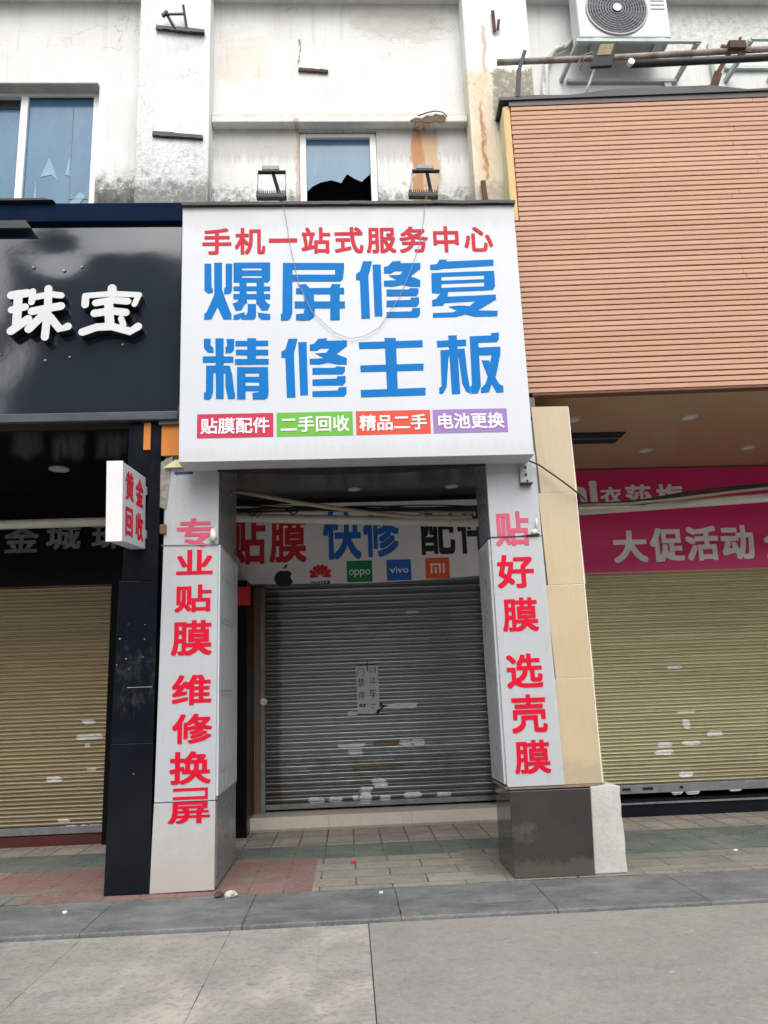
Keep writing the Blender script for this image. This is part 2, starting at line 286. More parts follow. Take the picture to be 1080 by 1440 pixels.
# ------------------------------------------------------------------ geometry helpers
class MB:
    def __init__(s): s.bm = bmesh.new()
    def _hex(s, co, mi=0):
        vs = [s.bm.verts.new(c) for c in co]
        for f in ((0, 3, 2, 1), (4, 5, 6, 7), (0, 1, 5, 4), (1, 2, 6, 5), (2, 3, 7, 6), (3, 0, 4, 7)):
            s.bm.faces.new([vs[i] for i in f]).material_index = mi
        return s
    def box(s, x0, x1, y0, y1, z0, z1, mi=0):
        return s._hex([(x0, y0, z0), (x1, y0, z0), (x1, y1, z0), (x0, y1, z0), (x0, y0, z1), (x1, y0, z1), (x1, y1, z1), (x0, y1, z1)], mi)
    def bar(s, a, b, wx, wy, mi=0, up=(0, 0, 1)):
        a, b = Vector(a), Vector(b); d = (b-a).normalized(); u = Vector(up)
        if abs(d.dot(u)) > .95: u = Vector((0, 1, 0))
        sx = d.cross(u).normalized()*wx/2; sy = sx.cross(d).normalized()*wy/2
        return s._hex([a-sx-sy, a+sx-sy, a+sx+sy, a-sx+sy, b-sx-sy, b+sx-sy, b+sx+sy, b-sx+sy], mi)
    def tube(s, pts, r, n=10, mi=0, cap=True):
        pts = [Vector(p) for p in pts]; rings = []; u = None
        for i, p in enumerate(pts):
            d = (pts[min(i+1, len(pts)-1)]-pts[max(i-1, 0)]).normalized()
            if u is None: u = d.orthogonal().normalized()
            u = (u-d*u.dot(d)).normalized(); v = d.cross(u)
            rr = r[i] if isinstance(r, (list, tuple)) else r
            rings.append([s.bm.verts.new(p+(u*math.cos(2*math.pi*k/n)+v*math.sin(2*math.pi*k/n))*rr) for k in range(n)])
        for A, B in zip(rings, rings[1:]):
            for k in range(n):
                f = s.bm.faces.new((A[k], A[(k+1) % n], B[(k+1) % n], B[k])); f.smooth = True; f.material_index = mi
        if cap:
            s.bm.faces.new(rings[0][::-1]).material_index = mi; s.bm.faces.new(rings[-1]).material_index = mi
        return s
    def prism(s, pts, y_front, y_back, mi=0, side=None):
        """polygon given in (x, z), thickness along y"""
        ar = sum(p[0]*q[1]-q[0]*p[1] for p, q in zip(pts, pts[1:]+pts[:1]))
        if ar < 0: pts = pts[::-1]
        F = [s.bm.verts.new((x, y_front, z)) for x, z in pts]; B = [s.bm.verts.new((x, y_back, z)) for x, z in pts]
        f = s.bm.faces.new(F); f.material_index = mi
        s.bm.faces.new(B[::-1]).material_index = mi if side is None else side
        n = len(pts)
        for i in range(n):
            g = s.bm.faces.new((F[i], B[i], B[(i+1) % n], F[(i+1) % n])); g.material_index = mi if side is None else side
        return s
    def disc(s, c, r, axis='z', h=.01, n=28, mi=0, r_in=0):
        c = Vector(c); P = []
        for k in range(n):
            a = 2*math.pi*k/n
            P.append((math.cos(a), math.sin(a)))
        def at(u, v, t):
            return c+(Vector((u, v, t)) if axis == 'z' else Vector((u, -t, v)))
        o0 = [s.bm.verts.new(at(u*r, v*r, 0)) for u, v in P]; o1 = [s.bm.verts.new(at(u*r, v*r, h)) for u, v in P]
        if r_in:
            i0 = [s.bm.verts.new(at(u*r_in, v*r_in, 0)) for u, v in P]; i1 = [s.bm.verts.new(at(u*r_in, v*r_in, h)) for u, v in P]
        for k in range(n):
            j = (k+1) % n
            s.bm.faces.new((o0[k], o0[j], o1[j], o1[k])).material_index = mi
            if r_in:
                s.bm.faces.new((i0[j], i0[k], i1[k], i1[j])).material_index = mi
                s.bm.faces.new((o1[k], o1[j], i1[j], i1[k])).material_index = mi; s.bm.faces.new((o0[j], o0[k], i0[k], i0[j])).material_index = mi
        if not r_in:
            s.bm.faces.new(o1).material_index = mi; s.bm.faces.new(o0[::-1]).material_index = mi
        return s
    def build(s, name, mats, parent=None, bevel=0.0, seg=2, **props):
        bmesh.ops.recalc_face_normals(s.bm, faces=s.bm.faces)
        me = bpy.data.meshes.new(name); s.bm.to_mesh(me); s.bm.free()
        for m in (mats if isinstance(mats, (list, tuple)) else [mats]): me.materials.append(m)
        o = bpy.data.objects.new(name, me); COL.objects.link(o)
        if parent is not None: o.parent = parent
        if bevel:
            b = o.modifiers.new('bevel', 'BEVEL'); b.width = bevel; b.segments = seg; b.limit_method = 'ANGLE'; b.angle_limit = R(40)
        for k, v in props.items(): o[k] = v
        return o
def thing(name, label, cat, loc=(0, 0, 0), rz=0, group=None):
    o = bpy.data.objects.new(name, None); COL.objects.link(o); o.empty_display_size = .2
    o.location = loc; o.rotation_euler = (0, 0, rz); o['label'] = label; o['category'] = cat
    if group: o['group'] = group
    o['base'] = 1; del o['base']
    return o
class Frame:
    """children are built in world coordinates; this gives the offset to the thing's base"""
    pass
def tag(o, label, cat, group=None):
    o['label'] = label; o['category'] = cat
    if group: o['group'] = group
    return o
def settle(root):
    """children were built in world space: keep them there while the Empty sits at the thing's base"""
    bpy.context.view_layer.update()
    inv = root.matrix_world.inverted()
    for c in root.children: c.matrix_parent_inverse = inv
ROOTS = []
# lettering: glyph outlines from Blender's own built-in font
_g = {}
def glyph(ch, off):
    k = ch
    if k not in _g:
        c = bpy.data.curves.new('glyph', 'FONT'); c.body = ch; c.extrude = .5; c.resolution_u = 4
        o = bpy.data.objects.new('glyph', c); COL.objects.link(o)
        bpy.context.view_layer.update()
        me = bpy.data.meshes.new_from_object(o.evaluated_get(bpy.context.evaluated_depsgraph_get()))
        V = [v.co.copy() for v in me.vertices]; F = [tuple(p.vertices) for p in me.polygons]
        bpy.data.objects.remove(o); bpy.data.curves.remove(c); bpy.data.meshes.remove(me)
        xs = [v.x for v in V]; ys = [v.y for v in V]
        _g[k] = (V, F, min(xs), max(xs), min(ys), max(ys))
    return _g[k]
def lettering(cells, y, material, parent, off=.02, depth=.002, em=False, name='lettering', xform=None, gap=.0006):
    """cells: (character, x0, x1, z0, z1) on the plane at y, facing -y"""
    bm = bmesh.new()
    for ch, x0, x1, z0, z1 in cells:
        V, F, a, b, c, d = glyph(ch, off)
        if em: a, b, c, d = 0, 1, -.12, .88
        else: a, b, c, d = a-off, b+off, c-off, d+off
        # a heavier weight: the outline laid down again a little to each side, each layer a hair prouder
        sh = [(i*off, j*off) for i in (-1, 0, 1) for j in (-1, 0, 1)] if off > 0 else [(0, 0)]
        for n_, (dx, dy) in enumerate(sh):
            vs = []
            for v in V:
                p = Vector((x0+(v.x+dx-a)/(b-a)*(x1-x0), y-gap-depth*(v.z+.5)*(1+.05*n_)-.00012*n_*(v.z > 0), z0+(v.y+dy-c)/(d-c)*(z1-z0)))
                vs.append(bm.verts.new(xform @ p if xform else p))
            for f in F:
                try: bm.faces.new([vs[i] for i in f])
                except ValueError: pass
    me = bpy.data.meshes.new(name); bm.to_mesh(me); bm.free(); me.materials.append(material)
    o = bpy.data.objects.new(name, me); COL.objects.link(o); o.parent = parent
    return o
def row(text, x0, x1, zc, h):
    """evenly pitched characters whose em squares fill x0..x1"""
    p = (x1-x0)/len(text); return [(c, x0+p*i+p/2-h/2, x0+p*i+p/2+h/2, zc-h/2, zc+h/2) for i, c in enumerate(text) if c != ' ']

# stroke outlines of the hand-cut characters, in metres on their signs
BLUE_STROKES = [[(-1.28,5.641),(-1.215,5.641),(-1.209,5.388),(-1.197,5.38),(-1.196,5.334),(-1.244,5.328),(-1.277,5.361)],[(-1.188,5.65),(-1.113,5.649),(-1.111,5.378),(-1.088,5.296),(-1.028,5.13),(-1.02,5.12),(-1.02,5.057),(-1.096,5.058),(-1.15,5.183),(-1.204,5.071),(-1.214,5.06),(-1.277,5.061),(-1.273,5.124),(-1.256,5.133),(-1.184,5.314)],[(-1.08,5.639),(-1.016,5.638),(-1.017,5.353),(-1.036,5.32),(-1.091,5.318),(-1.092,5.378),(-1.078,5.394)],[(-1.005,5.648),(-0.656,5.647),(-0.656,5.584),(-1.005,5.588)],[(-1.005,5.588),(-0.921,5.587),(-0.921,5.438),(-1.004,5.439)],[(-0.738,5.585),(-0.656,5.584),(-0.656,5.463),(-0.679,5.435),(-0.739,5.436)],[(-0.921,5.567),(-0.738,5.565),(-0.739,5.505),(-0.921,5.508)],[(-0.921,5.488),(-0.739,5.485),(-0.739,5.436),(-0.921,5.438)],[(-0.948,5.45),(-0.881,5.449),(-0.88,5.253),(-0.947,5.254)],[(-0.786,5.448),(-0.716,5.447),(-0.717,5.25),(-0.787,5.251)],[(-1.004,5.4),(-0.657,5.395),(-0.657,5.346),(-1.004,5.351)],[(-1.004,5.321),(-0.657,5.316),(-0.657,5.261),(-1.003,5.266)],[(-0.947,5.275),(-0.88,5.274),(-0.873,5.228),(-0.899,5.209),(-0.929,5.151),(-0.983,5.149),(-1.003,5.201),(-1.012,5.222),(-0.969,5.238)],[(-0.787,5.272),(-0.717,5.271),(-0.687,5.225),(-0.658,5.205),(-0.68,5.147),(-0.739,5.145),(-0.766,5.194),(-0.791,5.219)],[(-0.87,5.215),(-0.791,5.214),(-0.791,5.089),(-0.809,5.054),(-0.928,5.056),(-0.929,5.091),(-0.887,5.102),(-0.87,5.131)],[(-0.998,5.104),(-0.946,5.119),(-0.899,5.131),(-0.895,5.107),(-0.954,5.056),(-1.005,5.057)],[(-0.776,5.126),(-0.739,5.121),(-0.658,5.108),(-0.658,5.051),(-0.74,5.053),(-0.769,5.081)],[(-0.535,5.639),(0.051,5.632),(0.05,5.562),(-0.536,5.569)],[(-0.038,5.571),(0.05,5.57),(0.035,5.462),(0.012,5.438),(-0.041,5.438)],[(-0.461,5.515),(-0.024,5.509),(-0.026,5.438),(-0.462,5.444)],[(-0.536,5.577),(-0.445,5.576),(-0.45,5.116),(-0.47,5.06),(-0.496,5.041),(-0.559,5.042),(-0.559,5.107),(-0.544,5.113)],[(-0.395,5.41),(-0.317,5.414),(-0.275,5.359),(-0.365,5.36)],[(-0.072,5.411),(0.014,5.409),(-0.005,5.363),(-0.095,5.356)],[(-0.413,5.372),(0.045,5.371),(0.043,5.305),(-0.414,5.311)],[(-0.427,5.235),(0.049,5.228),(0.047,5.158),(-0.427,5.165)],[(-0.336,5.319),(-0.246,5.317),(-0.237,5.162),(-0.243,5.081),(-0.28,5.041),(-0.355,5.037),(-0.417,5.043),(-0.416,5.104),(-0.346,5.11),(-0.335,5.163)],[(-0.089,5.315),(0.001,5.314),(-0.005,5.037),(-0.095,5.038)],[(-1.274,4.868),(-1.212,4.867),(-1.211,4.8),(-1.186,4.776),(-1.185,4.728),(-1.236,4.729),(-1.273,4.777)],[(-1.168,4.869),(-1.092,4.868),(-1.087,4.271),(-1.156,4.272)],[(-1.065,4.861),(-0.992,4.86),(-0.996,4.749),(-1.025,4.721),(-1.073,4.722),(-1.074,4.774),(-1.059,4.797)],[(-1.282,4.691),(-1.0,4.686),(-1.0,4.626),(-1.281,4.631)],[(-1.249,4.599),(-1.155,4.598),(-1.154,4.532),(-1.183,4.525),(-1.184,4.339),(-1.202,4.278),(-1.223,4.266),(-1.266,4.271),(-1.267,4.333),(-1.249,4.34)],[(-1.097,4.597),(-1.032,4.595),(-1.009,4.498),(-0.99,4.335),(-0.984,4.327),(-0.983,4.269),(-1.047,4.27),(-1.071,4.391),(-1.072,4.515),(-1.096,4.531)],[(-0.982,4.841),(-0.678,4.839),(-0.679,4.788),(-0.982,4.79)],[(-0.977,4.753),(-0.679,4.748),(-0.679,4.694),(-0.977,4.7)],[(-0.985,4.659),(-0.675,4.656),(-0.675,4.603),(-0.985,4.605)],[(-0.872,4.866),(-0.791,4.864),(-0.792,4.611),(-0.872,4.613)],[(-0.966,4.578),(-0.889,4.577),(-0.888,4.264),(-0.965,4.265)],[(-0.901,4.577),(-0.755,4.575),(-0.755,4.517),(-0.901,4.519)],[(-0.763,4.575),(-0.682,4.573),(-0.676,4.329),(-0.686,4.275),(-0.713,4.26),(-0.821,4.262),(-0.825,4.321),(-0.763,4.33)],[(-0.898,4.484),(-0.755,4.481),(-0.756,4.423),(-0.897,4.426)],[(-0.897,4.395),(-0.756,4.392),(-0.756,4.338),(-0.897,4.341)],[(-0.49,4.855),(-0.404,4.856),(-0.425,4.763),(-0.44,4.708),(-0.43,4.27),(-0.51,4.268),(-0.521,4.662),(-0.558,4.665),(-0.557,4.725),(-0.52,4.749)],[(-0.399,4.818),(-0.321,4.82),(-0.314,4.291),(-0.387,4.289)],[(-0.21,4.85),(-0.128,4.855),(-0.136,4.83),(0.057,4.829),(0.055,4.77),(-0.043,4.693),(0.052,4.651),(0.05,4.585),(-0.031,4.586),(-0.123,4.607),(-0.207,4.59),(-0.295,4.594),(-0.294,4.65),(-0.162,4.655),(-0.249,4.704),(-0.138,4.71),(-0.108,4.749),(-0.189,4.751),(-0.226,4.728),(-0.293,4.729),(-0.292,4.792),(-0.255,4.8)],[(-0.27,4.559),(-0.061,4.556),(-0.046,4.571),(0.032,4.565),(0.031,4.518),(0.011,4.49),(-0.272,4.492)],[(-0.272,4.445),(-0.049,4.449),(-0.041,4.472),(0.036,4.474),(0.034,4.408),(0.008,4.38),(-0.273,4.383)],[(-0.274,4.329),(-0.041,4.332),(-0.029,4.362),(0.042,4.366),(0.04,4.299),(0.016,4.27),(-0.275,4.273)],[(0.972,5.655),(1.044,5.657),(1.04,5.637),(1.5,5.652),(1.496,5.586),(1.005,5.558),(0.951,5.547),(0.879,5.548),(0.877,5.602),(0.946,5.61)],[(0.888,5.515),(1.498,5.532),(1.495,5.487),(0.886,5.471)],[(0.886,5.484),(0.983,5.487),(0.977,5.32),(0.953,5.297),(0.881,5.305)],[(1.397,5.495),(1.5,5.497),(1.496,5.368),(1.474,5.33),(1.389,5.324)],[(0.968,5.433),(1.403,5.444),(1.401,5.411),(0.966,5.397)],[(0.967,5.357),(1.404,5.368),(1.402,5.324),(0.965,5.314)],[(0.959,5.33),(1.042,5.329),(1.032,5.266),(0.985,5.172),(0.878,5.167),(0.881,5.232),(0.915,5.238),(0.957,5.292)],[(1.012,5.263),(1.497,5.28),(1.497,5.224),(0.998,5.198)],[(1.314,5.226),(1.498,5.23),(1.315,5.117),(1.505,5.111),(1.497,5.054),(1.281,5.052),(1.191,5.078),(1.099,5.052),(0.88,5.049),(0.882,5.096),(1.075,5.101),(1.115,5.12),(1.032,5.159),(1.121,5.17),(1.2,5.168),(1.234,5.161)],[(0.411,4.848),(0.518,4.847),(0.516,4.328),(0.417,4.326)],[(0.167,4.808),(0.771,4.819),(0.768,4.75),(0.17,4.74)],[(0.175,4.575),(0.768,4.583),(0.764,4.515),(0.176,4.51)],[(0.171,4.332),(0.775,4.342),(0.772,4.269),(0.173,4.261)],[(1.016,4.862),(1.096,4.864),(1.097,4.278),(1.018,4.275)],[(0.905,4.809),(1.184,4.819),(1.18,4.756),(0.905,4.745)],[(0.934,4.715),(1.028,4.717),(1.003,4.618),(0.974,4.351),(0.946,4.297),(0.93,4.281),(0.901,4.282),(0.904,4.34),(0.926,4.352)],[(1.084,4.726),(1.163,4.727),(1.177,4.457),(1.19,4.346),(1.192,4.276),(1.153,4.3),(1.121,4.379),(1.104,4.617)],[(1.22,4.85),(1.299,4.854),(1.294,4.348),(1.263,4.279),(1.2,4.276),(1.192,4.339),(1.212,4.362)],[(1.291,4.852),(1.42,4.857),(1.426,4.879),(1.5,4.886),(1.495,4.815),(1.473,4.79),(1.287,4.786)],[(1.288,4.735),(1.505,4.741),(1.5,4.661),(1.284,4.658)],[(1.42,4.675),(1.501,4.673),(1.445,4.452),(1.394,4.358),(1.367,4.288),(1.29,4.282),(1.296,4.329),(1.343,4.375),(1.372,4.469)],[(1.318,4.605),(1.391,4.603),(1.41,4.484),(1.469,4.365),(1.505,4.343),(1.504,4.285),(1.438,4.282),(1.395,4.374),(1.357,4.469)],[(0.233,5.645),(0.32,5.647),(0.297,5.552),(0.28,5.496),(0.281,5.051),(0.2,5.05),(0.197,5.449),(0.16,5.453),(0.162,5.514),(0.2,5.537)],[(0.324,5.609),(0.403,5.611),(0.399,5.073),(0.326,5.071)],[(0.517,5.642),(0.599,5.647),(0.591,5.622),(0.786,5.622),(0.783,5.562),(0.682,5.483),(0.778,5.441),(0.774,5.374),(0.692,5.375),(0.6,5.396),(0.514,5.377),(0.425,5.382),(0.427,5.438),(0.561,5.444),(0.474,5.494),(0.586,5.5),(0.617,5.54),(0.535,5.541),(0.497,5.517),(0.43,5.518),(0.432,5.583),(0.47,5.591)],[(0.449,5.346),(0.661,5.344),(0.677,5.359),(0.756,5.353),(0.753,5.306),(0.733,5.277),(0.446,5.278)],[(0.445,5.23),(0.672,5.235),(0.68,5.259),(0.757,5.261),(0.754,5.194),(0.728,5.166),(0.442,5.167)],[(0.44,5.112),(0.677,5.116),(0.69,5.148),(0.761,5.151),(0.758,5.083),(0.733,5.054),(0.438,5.055)]]
PEARL_STROKES = [([(-3.174,5.472),(-3.025,5.493)],0.0369),([(-3.16,5.317),(-3.037,5.347)],0.0327),([(-3.154,5.096),(-3.001,5.22)],0.0355),([(-3.108,5.484),(-3.105,5.135)],0.0369),([(-2.971,5.511),(-2.978,5.394)],0.027),([(-2.971,5.442),(-2.808,5.477),(-2.699,5.463)],0.0284),([(-2.967,5.299),(-2.828,5.328),(-2.697,5.35)],0.0355),([(-2.825,5.537),(-2.817,5.336),(-2.83,5.028)],0.0327),([(-2.853,5.265),(-2.987,5.114)],0.0355),([(-2.794,5.237),(-2.694,5.109),(-2.62,5.135)],0.0341)]
TREASURE_STROKES = [([(-2.216,5.533),(-2.214,5.472)],0.0369),([(-2.471,5.456),(-2.214,5.475),(-1.954,5.459)],0.0256),([(-2.465,5.451),(-2.467,5.36)],0.0312),([(-1.958,5.455),(-1.995,5.359)],0.0241),([(-2.366,5.378),(-2.211,5.407),(-2.062,5.392)],0.0312),([(-2.372,5.269),(-2.207,5.292),(-2.076,5.274)],0.0341),([(-2.242,5.384),(-2.222,5.137)],0.0383),([(-2.117,5.211),(-2.093,5.147)],0.0256),([(-2.478,5.074),(-2.344,5.123),(-2.2,5.128),(-2.026,5.073),(-1.952,5.124)],0.0341)]
MID_SCRAPS = [(0.698,1.415,0.39,0.072),(0.037,1.34,0.129,0.054),(-0.001,0.942,0.357,0.053),(0.051,0.86,0.201,0.061),(0.697,0.95,0.147,0.071),(0.864,0.952,0.166,0.08),(0.349,0.473,0.182,0.104),(0.174,0.394,0.163,0.069),(-0.451,0.283,0.198,0.085),(-0.217,0.29,0.18,0.068),(0.761,0.301,0.218,0.077),(1.162,0.293,0.182,0.06),(0.162,0.292,0.145,0.137),(0.863,2.623,0.191,0.038),(0.415,0.281,0.127,0.069),(0.035,0.297,0.072,0.069)]
BROWN_SCRAPS = [(0.468,0.959,0.331,0.062),(0.274,0.676,0.547,0.07)]
LEFT_SCRAPS = [(-3.135,1.376,0.151,0.049),(-3.119,1.203,0.3,0.065),(-3.131,1.106,0.067,0.041),(-3.077,0.829,0.116,0.032),(-3.501,0.734,0.165,0.064),(-3.362,0.271,0.147,0.039),(-4.003,0.166,0.178,0.054),(-3.317,0.175,0.244,0.07),(-3.13,0.183,0.098,0.062),(-3.0,0.185,0.147,0.07)]
RIGHT_SCRAPS = [(4.144,1.763,0.184,0.044),(4.234,1.214,0.237,0.035),(4.207,1.067,0.091,0.12),(4.555,0.933,0.2,0.06),(3.915,0.829,0.198,0.051),(4.242,0.834,0.235,0.051),(3.887,0.737,0.234,0.059),(4.134,0.465,0.179,0.059),(3.993,0.269,0.142,0.075),(4.198,0.261,0.178,0.066),(4.72,0.265,0.143,0.058)]

# ------------------------------------------------------------------ ground
def structure(o): o['kind'] = 'structure'; return o
structure(MB().box(.06, .12, -14, 6.28, -.28, -.042).build('pavement', M['joint_dirt']))
structure(MB().box(-60, 60, -40, 60, -.35, -.30).build('ground', M['asphalt']))
structure(MB().box(.095, 40, -14, 6.28, -.29, -.030).build('road', M['asphalt']))
structure(MB().box(-40, .087, -14, 6.28, -.29, -.034).build('pavement', M['slab']))
structure(MB().box(-40, 40, 6.285, 7.2, -.29, .0).build('kerb', M['kerb'], bevel=.012))
fl = MB()
def zone(x0, x1, y0, y1, mi): fl.box(x0, x1, y0, y1, -.25, .002, mi)
for x0, x1, rows in (
    (-12, -3.35, ((7.2, 7.75, 0), (7.75, 8.55, 3), (8.55, 9.35, 1), (9.35, 12, 0))),
    (-3.35, -2.75, ((7.2, 7.62, 4), (7.62, 8.5, 2), (8.5, 9.35, 1), (9.35, 12, 0))),
    (-2.75, -1.9, ((7.2, 8.62, 2), (8.62, 9.35, 1), (9.35, 12, 0))),
    (-1.9, -.95, ((7.2, 8.62, 2), (8.62, 9.25, 1), (9.25, 12, 0))),
    (-.95, -.36, ((7.2, 8.56, 2), (8.56, 9.25, 1), (9.25, 12, 0))),
    (-.36, 1.05, ((7.2, 8.5, 3), (8.5, 9.22, 1), (9.22, 12, 0))),
    (1.05, 2.5, ((7.2, 8.62, 4), (8.62, 9.22, 1), (9.22, 12, 0))),
    (2.5, 12, ((7.2, 7.5, 3), (7.5, 8.05, 4), (8.05, 9.25, 1), (9.25, 12, 0)))):
    for y0, y1, mi in rows: zone(x0, x1, y0, y1, mi)
structure(fl.build('porch_floor', [M['pave_cream'], M['pave_green'], M['pave_red'], M['pave_beige'], M['pave_olive']]))

# ------------------------------------------------------------------ the building
B = thing('plastered_building', 'weathered white plastered building with mould and rust stains rising above the shop signs', 'building', (0, 7.85, 0)); ROOTS.append(B)
wl = MB()
for x0, x1, z0, z1 in ((-12, -4.9, 4.45, 14), (-4.9, -2.65, 4.45, 6.3), (-4.9, -2.65, 8.41, 14), (-2.65, -.41, 4.45, 14), (-.41, .46, 4.45, 6.3), (-.41, .46, 7.81, 14), (.46, 12, 4.45, 14)):
    wl.box(x0, x1, 7.85, 8.1, z0, z1)
wl.build('wall', M['wall'], B)
MB().box(-12, 12, 8.30, 11.2, 4.45, 14.2).build('room_backing', M['void'], B)
MB().box(-12, 12, 7.60, 7.848, 4.45, 6.22).build('beam', M['wall'], B)
def pil(x0, x1, z0, z1):
    m = MB(); n = 26
    return m.box(x0, x1, 7.58, 7.849, z0, z1).build('pilaster', M['pilaster'], B, bevel=.012)
pil(-2.15, -1.37, 6.225, 14); pil(1.49, 2.235, 6.225, 14)
MB().box(-1.368, 1.488, 7.72, 7.849, 7.82, 7.925).build('ledge', M['wall'], B, bevel=.012)
# torn mortar patch and cable loop on the ledge
mp = MB(); pts = [(.84, 7.828), (.90, 7.862), (.97, 7.850), (1.03, 7.888), (1.09, 7.878), (1.13, 7.912), (1.19, 7.890), (1.215, 7.900), (1.245, 7.862), (1.225, 7.835), (1.235, 7.812), (1.17, 7.800), (1.12, 7.812), (1.05, 7.795), (.97, 7.810), (.90, 7.802)]
mp.prism(pts, 7.706, 7.7195).build('mortar_patch', M['mortar'], B)
MB().tube([(.93, 7.69, 7.87), (1.02, 7.68, 7.90), (1.12, 7.68, 7.925), (1.21, 7.685, 7.912), (1.255, 7.69, 7.86)], .007, 6).build('stray_cable', M['cable'], B)
for x0, x1 in ((-12, -2.152), (-1.368, 1.488), (2.237, 12)):
    MB().box(x0, x1, 7.60, 7.849, 9.53, 9.9).build('overhang', M['wall'], B)
# left window
wf = MB()
wf.box(-2.745, -2.652, 7.955, 8.03, 6.32, 8.40); wf.box(-3.555, -3.475, 7.95, 8.03, 6.32, 8.355); wf.box(-4.9, -2.747, 7.955, 8.03, 8.357, 8.40)
W1 = wf.build('window', M['white_frame'], B, bevel=.004)
MB().box(-4.89, -2.655, 7.80, 7.954, 8.392, 8.408).build('lintel', M['lintel'], W1)
MB().box(-3.473, -2.747, 7.99, 7.996, 6.32, 8.335).build('pane', M['pane'], W1)
MB().box(-3.473, -2.747, 7.985, 8.02, 8.337, 8.355).build('sash_rail', M['blackmetal'], W1)
MB().box(-4.9, -3.557, 8.03, 8.036, 6.32, 8.24).build('pane', M['pane'], W1)
MB().box(-4.9, -3.557, 8.02, 8.045, 8.242, 8.355).build('sash_rail', M['blackmetal'], W1)
# seam and tape strips on the right pane; lighter patches are painted reflections
tp = MB()
tp.box(-2.985, -2.975, 7.984, 7.988, 6.5, 8.22); tp.box(-2.973, -2.76, 7.984, 7.988, 7.05, 7.06)
tp.build('film_seam', M['rail_grey'], W1)
M['pane_reflection'] = mat('painted_reflection', (.20, .34, .45), .4, .2, 6)
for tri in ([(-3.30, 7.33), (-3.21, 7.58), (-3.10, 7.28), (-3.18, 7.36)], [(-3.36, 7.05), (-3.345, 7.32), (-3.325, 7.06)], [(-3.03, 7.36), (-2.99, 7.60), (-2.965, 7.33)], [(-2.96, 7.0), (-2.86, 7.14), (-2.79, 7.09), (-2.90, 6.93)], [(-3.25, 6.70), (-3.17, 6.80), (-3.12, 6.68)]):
    MB().prism(tri, 7.985, 7.989).build('reflection_patch', M['pane_reflection'], W1)
# middle window, pane broken away below
wf = MB(); wf.box(-.408, -.335, 7.88, 7.96, 6.32, 7.79); wf.box(.385, .458, 7.88, 7.96, 6.32, 7.79); wf.box(-.408, .458, 7.88, 7.96, 7.75, 7.808) if False else wf.box(-.333, .383, 7.88, 7.96, 7.745, 7.79)
W2 = wf.build('window', M['white_frame'], B, bevel=.004)
MB().prism([(-.333, 7.745), (-.333, 7.085), (-.27, 7.15), (-.18, 7.20), (-.06, 7.228), (.05, 7.19), (.075, 7.235), (.12, 7.305), (.20, 7.245), (.28, 7.205), (.33, 7.255), (.383, 7.305), (.383, 7.745)], 7.925, 7.931).build('broken_pane', M['pane'], W2)
# porch: ceilings, back walls, partitions
def ceil(x0, x1, z, m, y0=7.62): MB().box(x0, x1, y0, 11.2, z, z+.2).build('porch_ceiling', m, B)
ceil(-12, -1.76, 4.205, M['ceil_black'], 7.56); ceil(-1.755, 1.88, 4.16, M['ceil_grey'], 7.30); MB()._hex([(1.885, 7.34, 4.42), (12, 6.83, 4.42), (12, 11.2, 4.42), (1.885, 11.2, 4.42), (1.885, 7.34, 4.62), (12, 6.83, 4.62), (12, 11.2, 4.62), (1.885, 11.2, 4.62)]).build('porch_ceiling', M['ceil_beige'], B)
MB().box(-12, -2.25, 9.93, 10.4, 3.02, 4.2).build('porch_wall', M['black_wall'], B)
MB().box(-2.9, -1.24, 9.90, 11.0, .003, 3.01).build('partition', M['black_wall'], B)
MB().box(-2.249, -1.52, 9.93, 11, 3.012, 4.15).build('porch_wall', M['black_wall'], B)
MB().box(-1.52, 2.05, 10.72, 11.0, 3.0, 4.155).build('porch_wall', M['interior'], B)
MB().box(1.86, 3.0, 10.25, 11.0, .003, 3.0).build('partition', M['interior'], B)
MB().box(2.06, 12, 10.22, 11.0, 3.001, 4.415).build('porch_wall', M['interior'], B)
MB().box(-12, 12, 11.2, 11.4, -.2, 4.45).build('porch_wall', M['black_wall'], B)
for x in (-12.2, 12): MB().box(x, x+.2, 7.2, 11.2, -.2, 4.45).build('end_light_block', M['interior'], B)  # added unseen walls closing the open arcade ends to darken the porch
MB().box(-12, -1.53, 10.09, 10.4, .003, .05).build('threshold', M['step'], B)
MB().box(-12, -2.9, 9.95, 10.085, .003, .115).build('threshold', M['darkred'], B)
MB().box(3.0, 12, 10.12, 10.6, .003, .205).build('threshold', M['black_tile'], B)
MB().box(3.0, 12, 10.09, 10.119, .15, .17).build('threshold', M['bar_grey'], B)

st = thing('tiled_step', 'low cream tiled step below the grey shutter', 'step', (.3, 10.45, .0)); ROOTS.append(st)
sm = MB()
for a, b in ((-1.29, -.295), (-.29, .705), (.71, 1.86)): sm.box(a, b, 10.2, 10.212, .004, .172)
sm.build('riser', M['step'], st, bevel=.002)
MB().box(-1.285, 1.86, 10.213, 10.9, .003, .165).build('tread', M['step'], st)
MB().tube([(-1.33, 10.2, .03), (-1.31, 10.3, .05)], .03, 6).build('dirt_lump', M['darkred'], st)

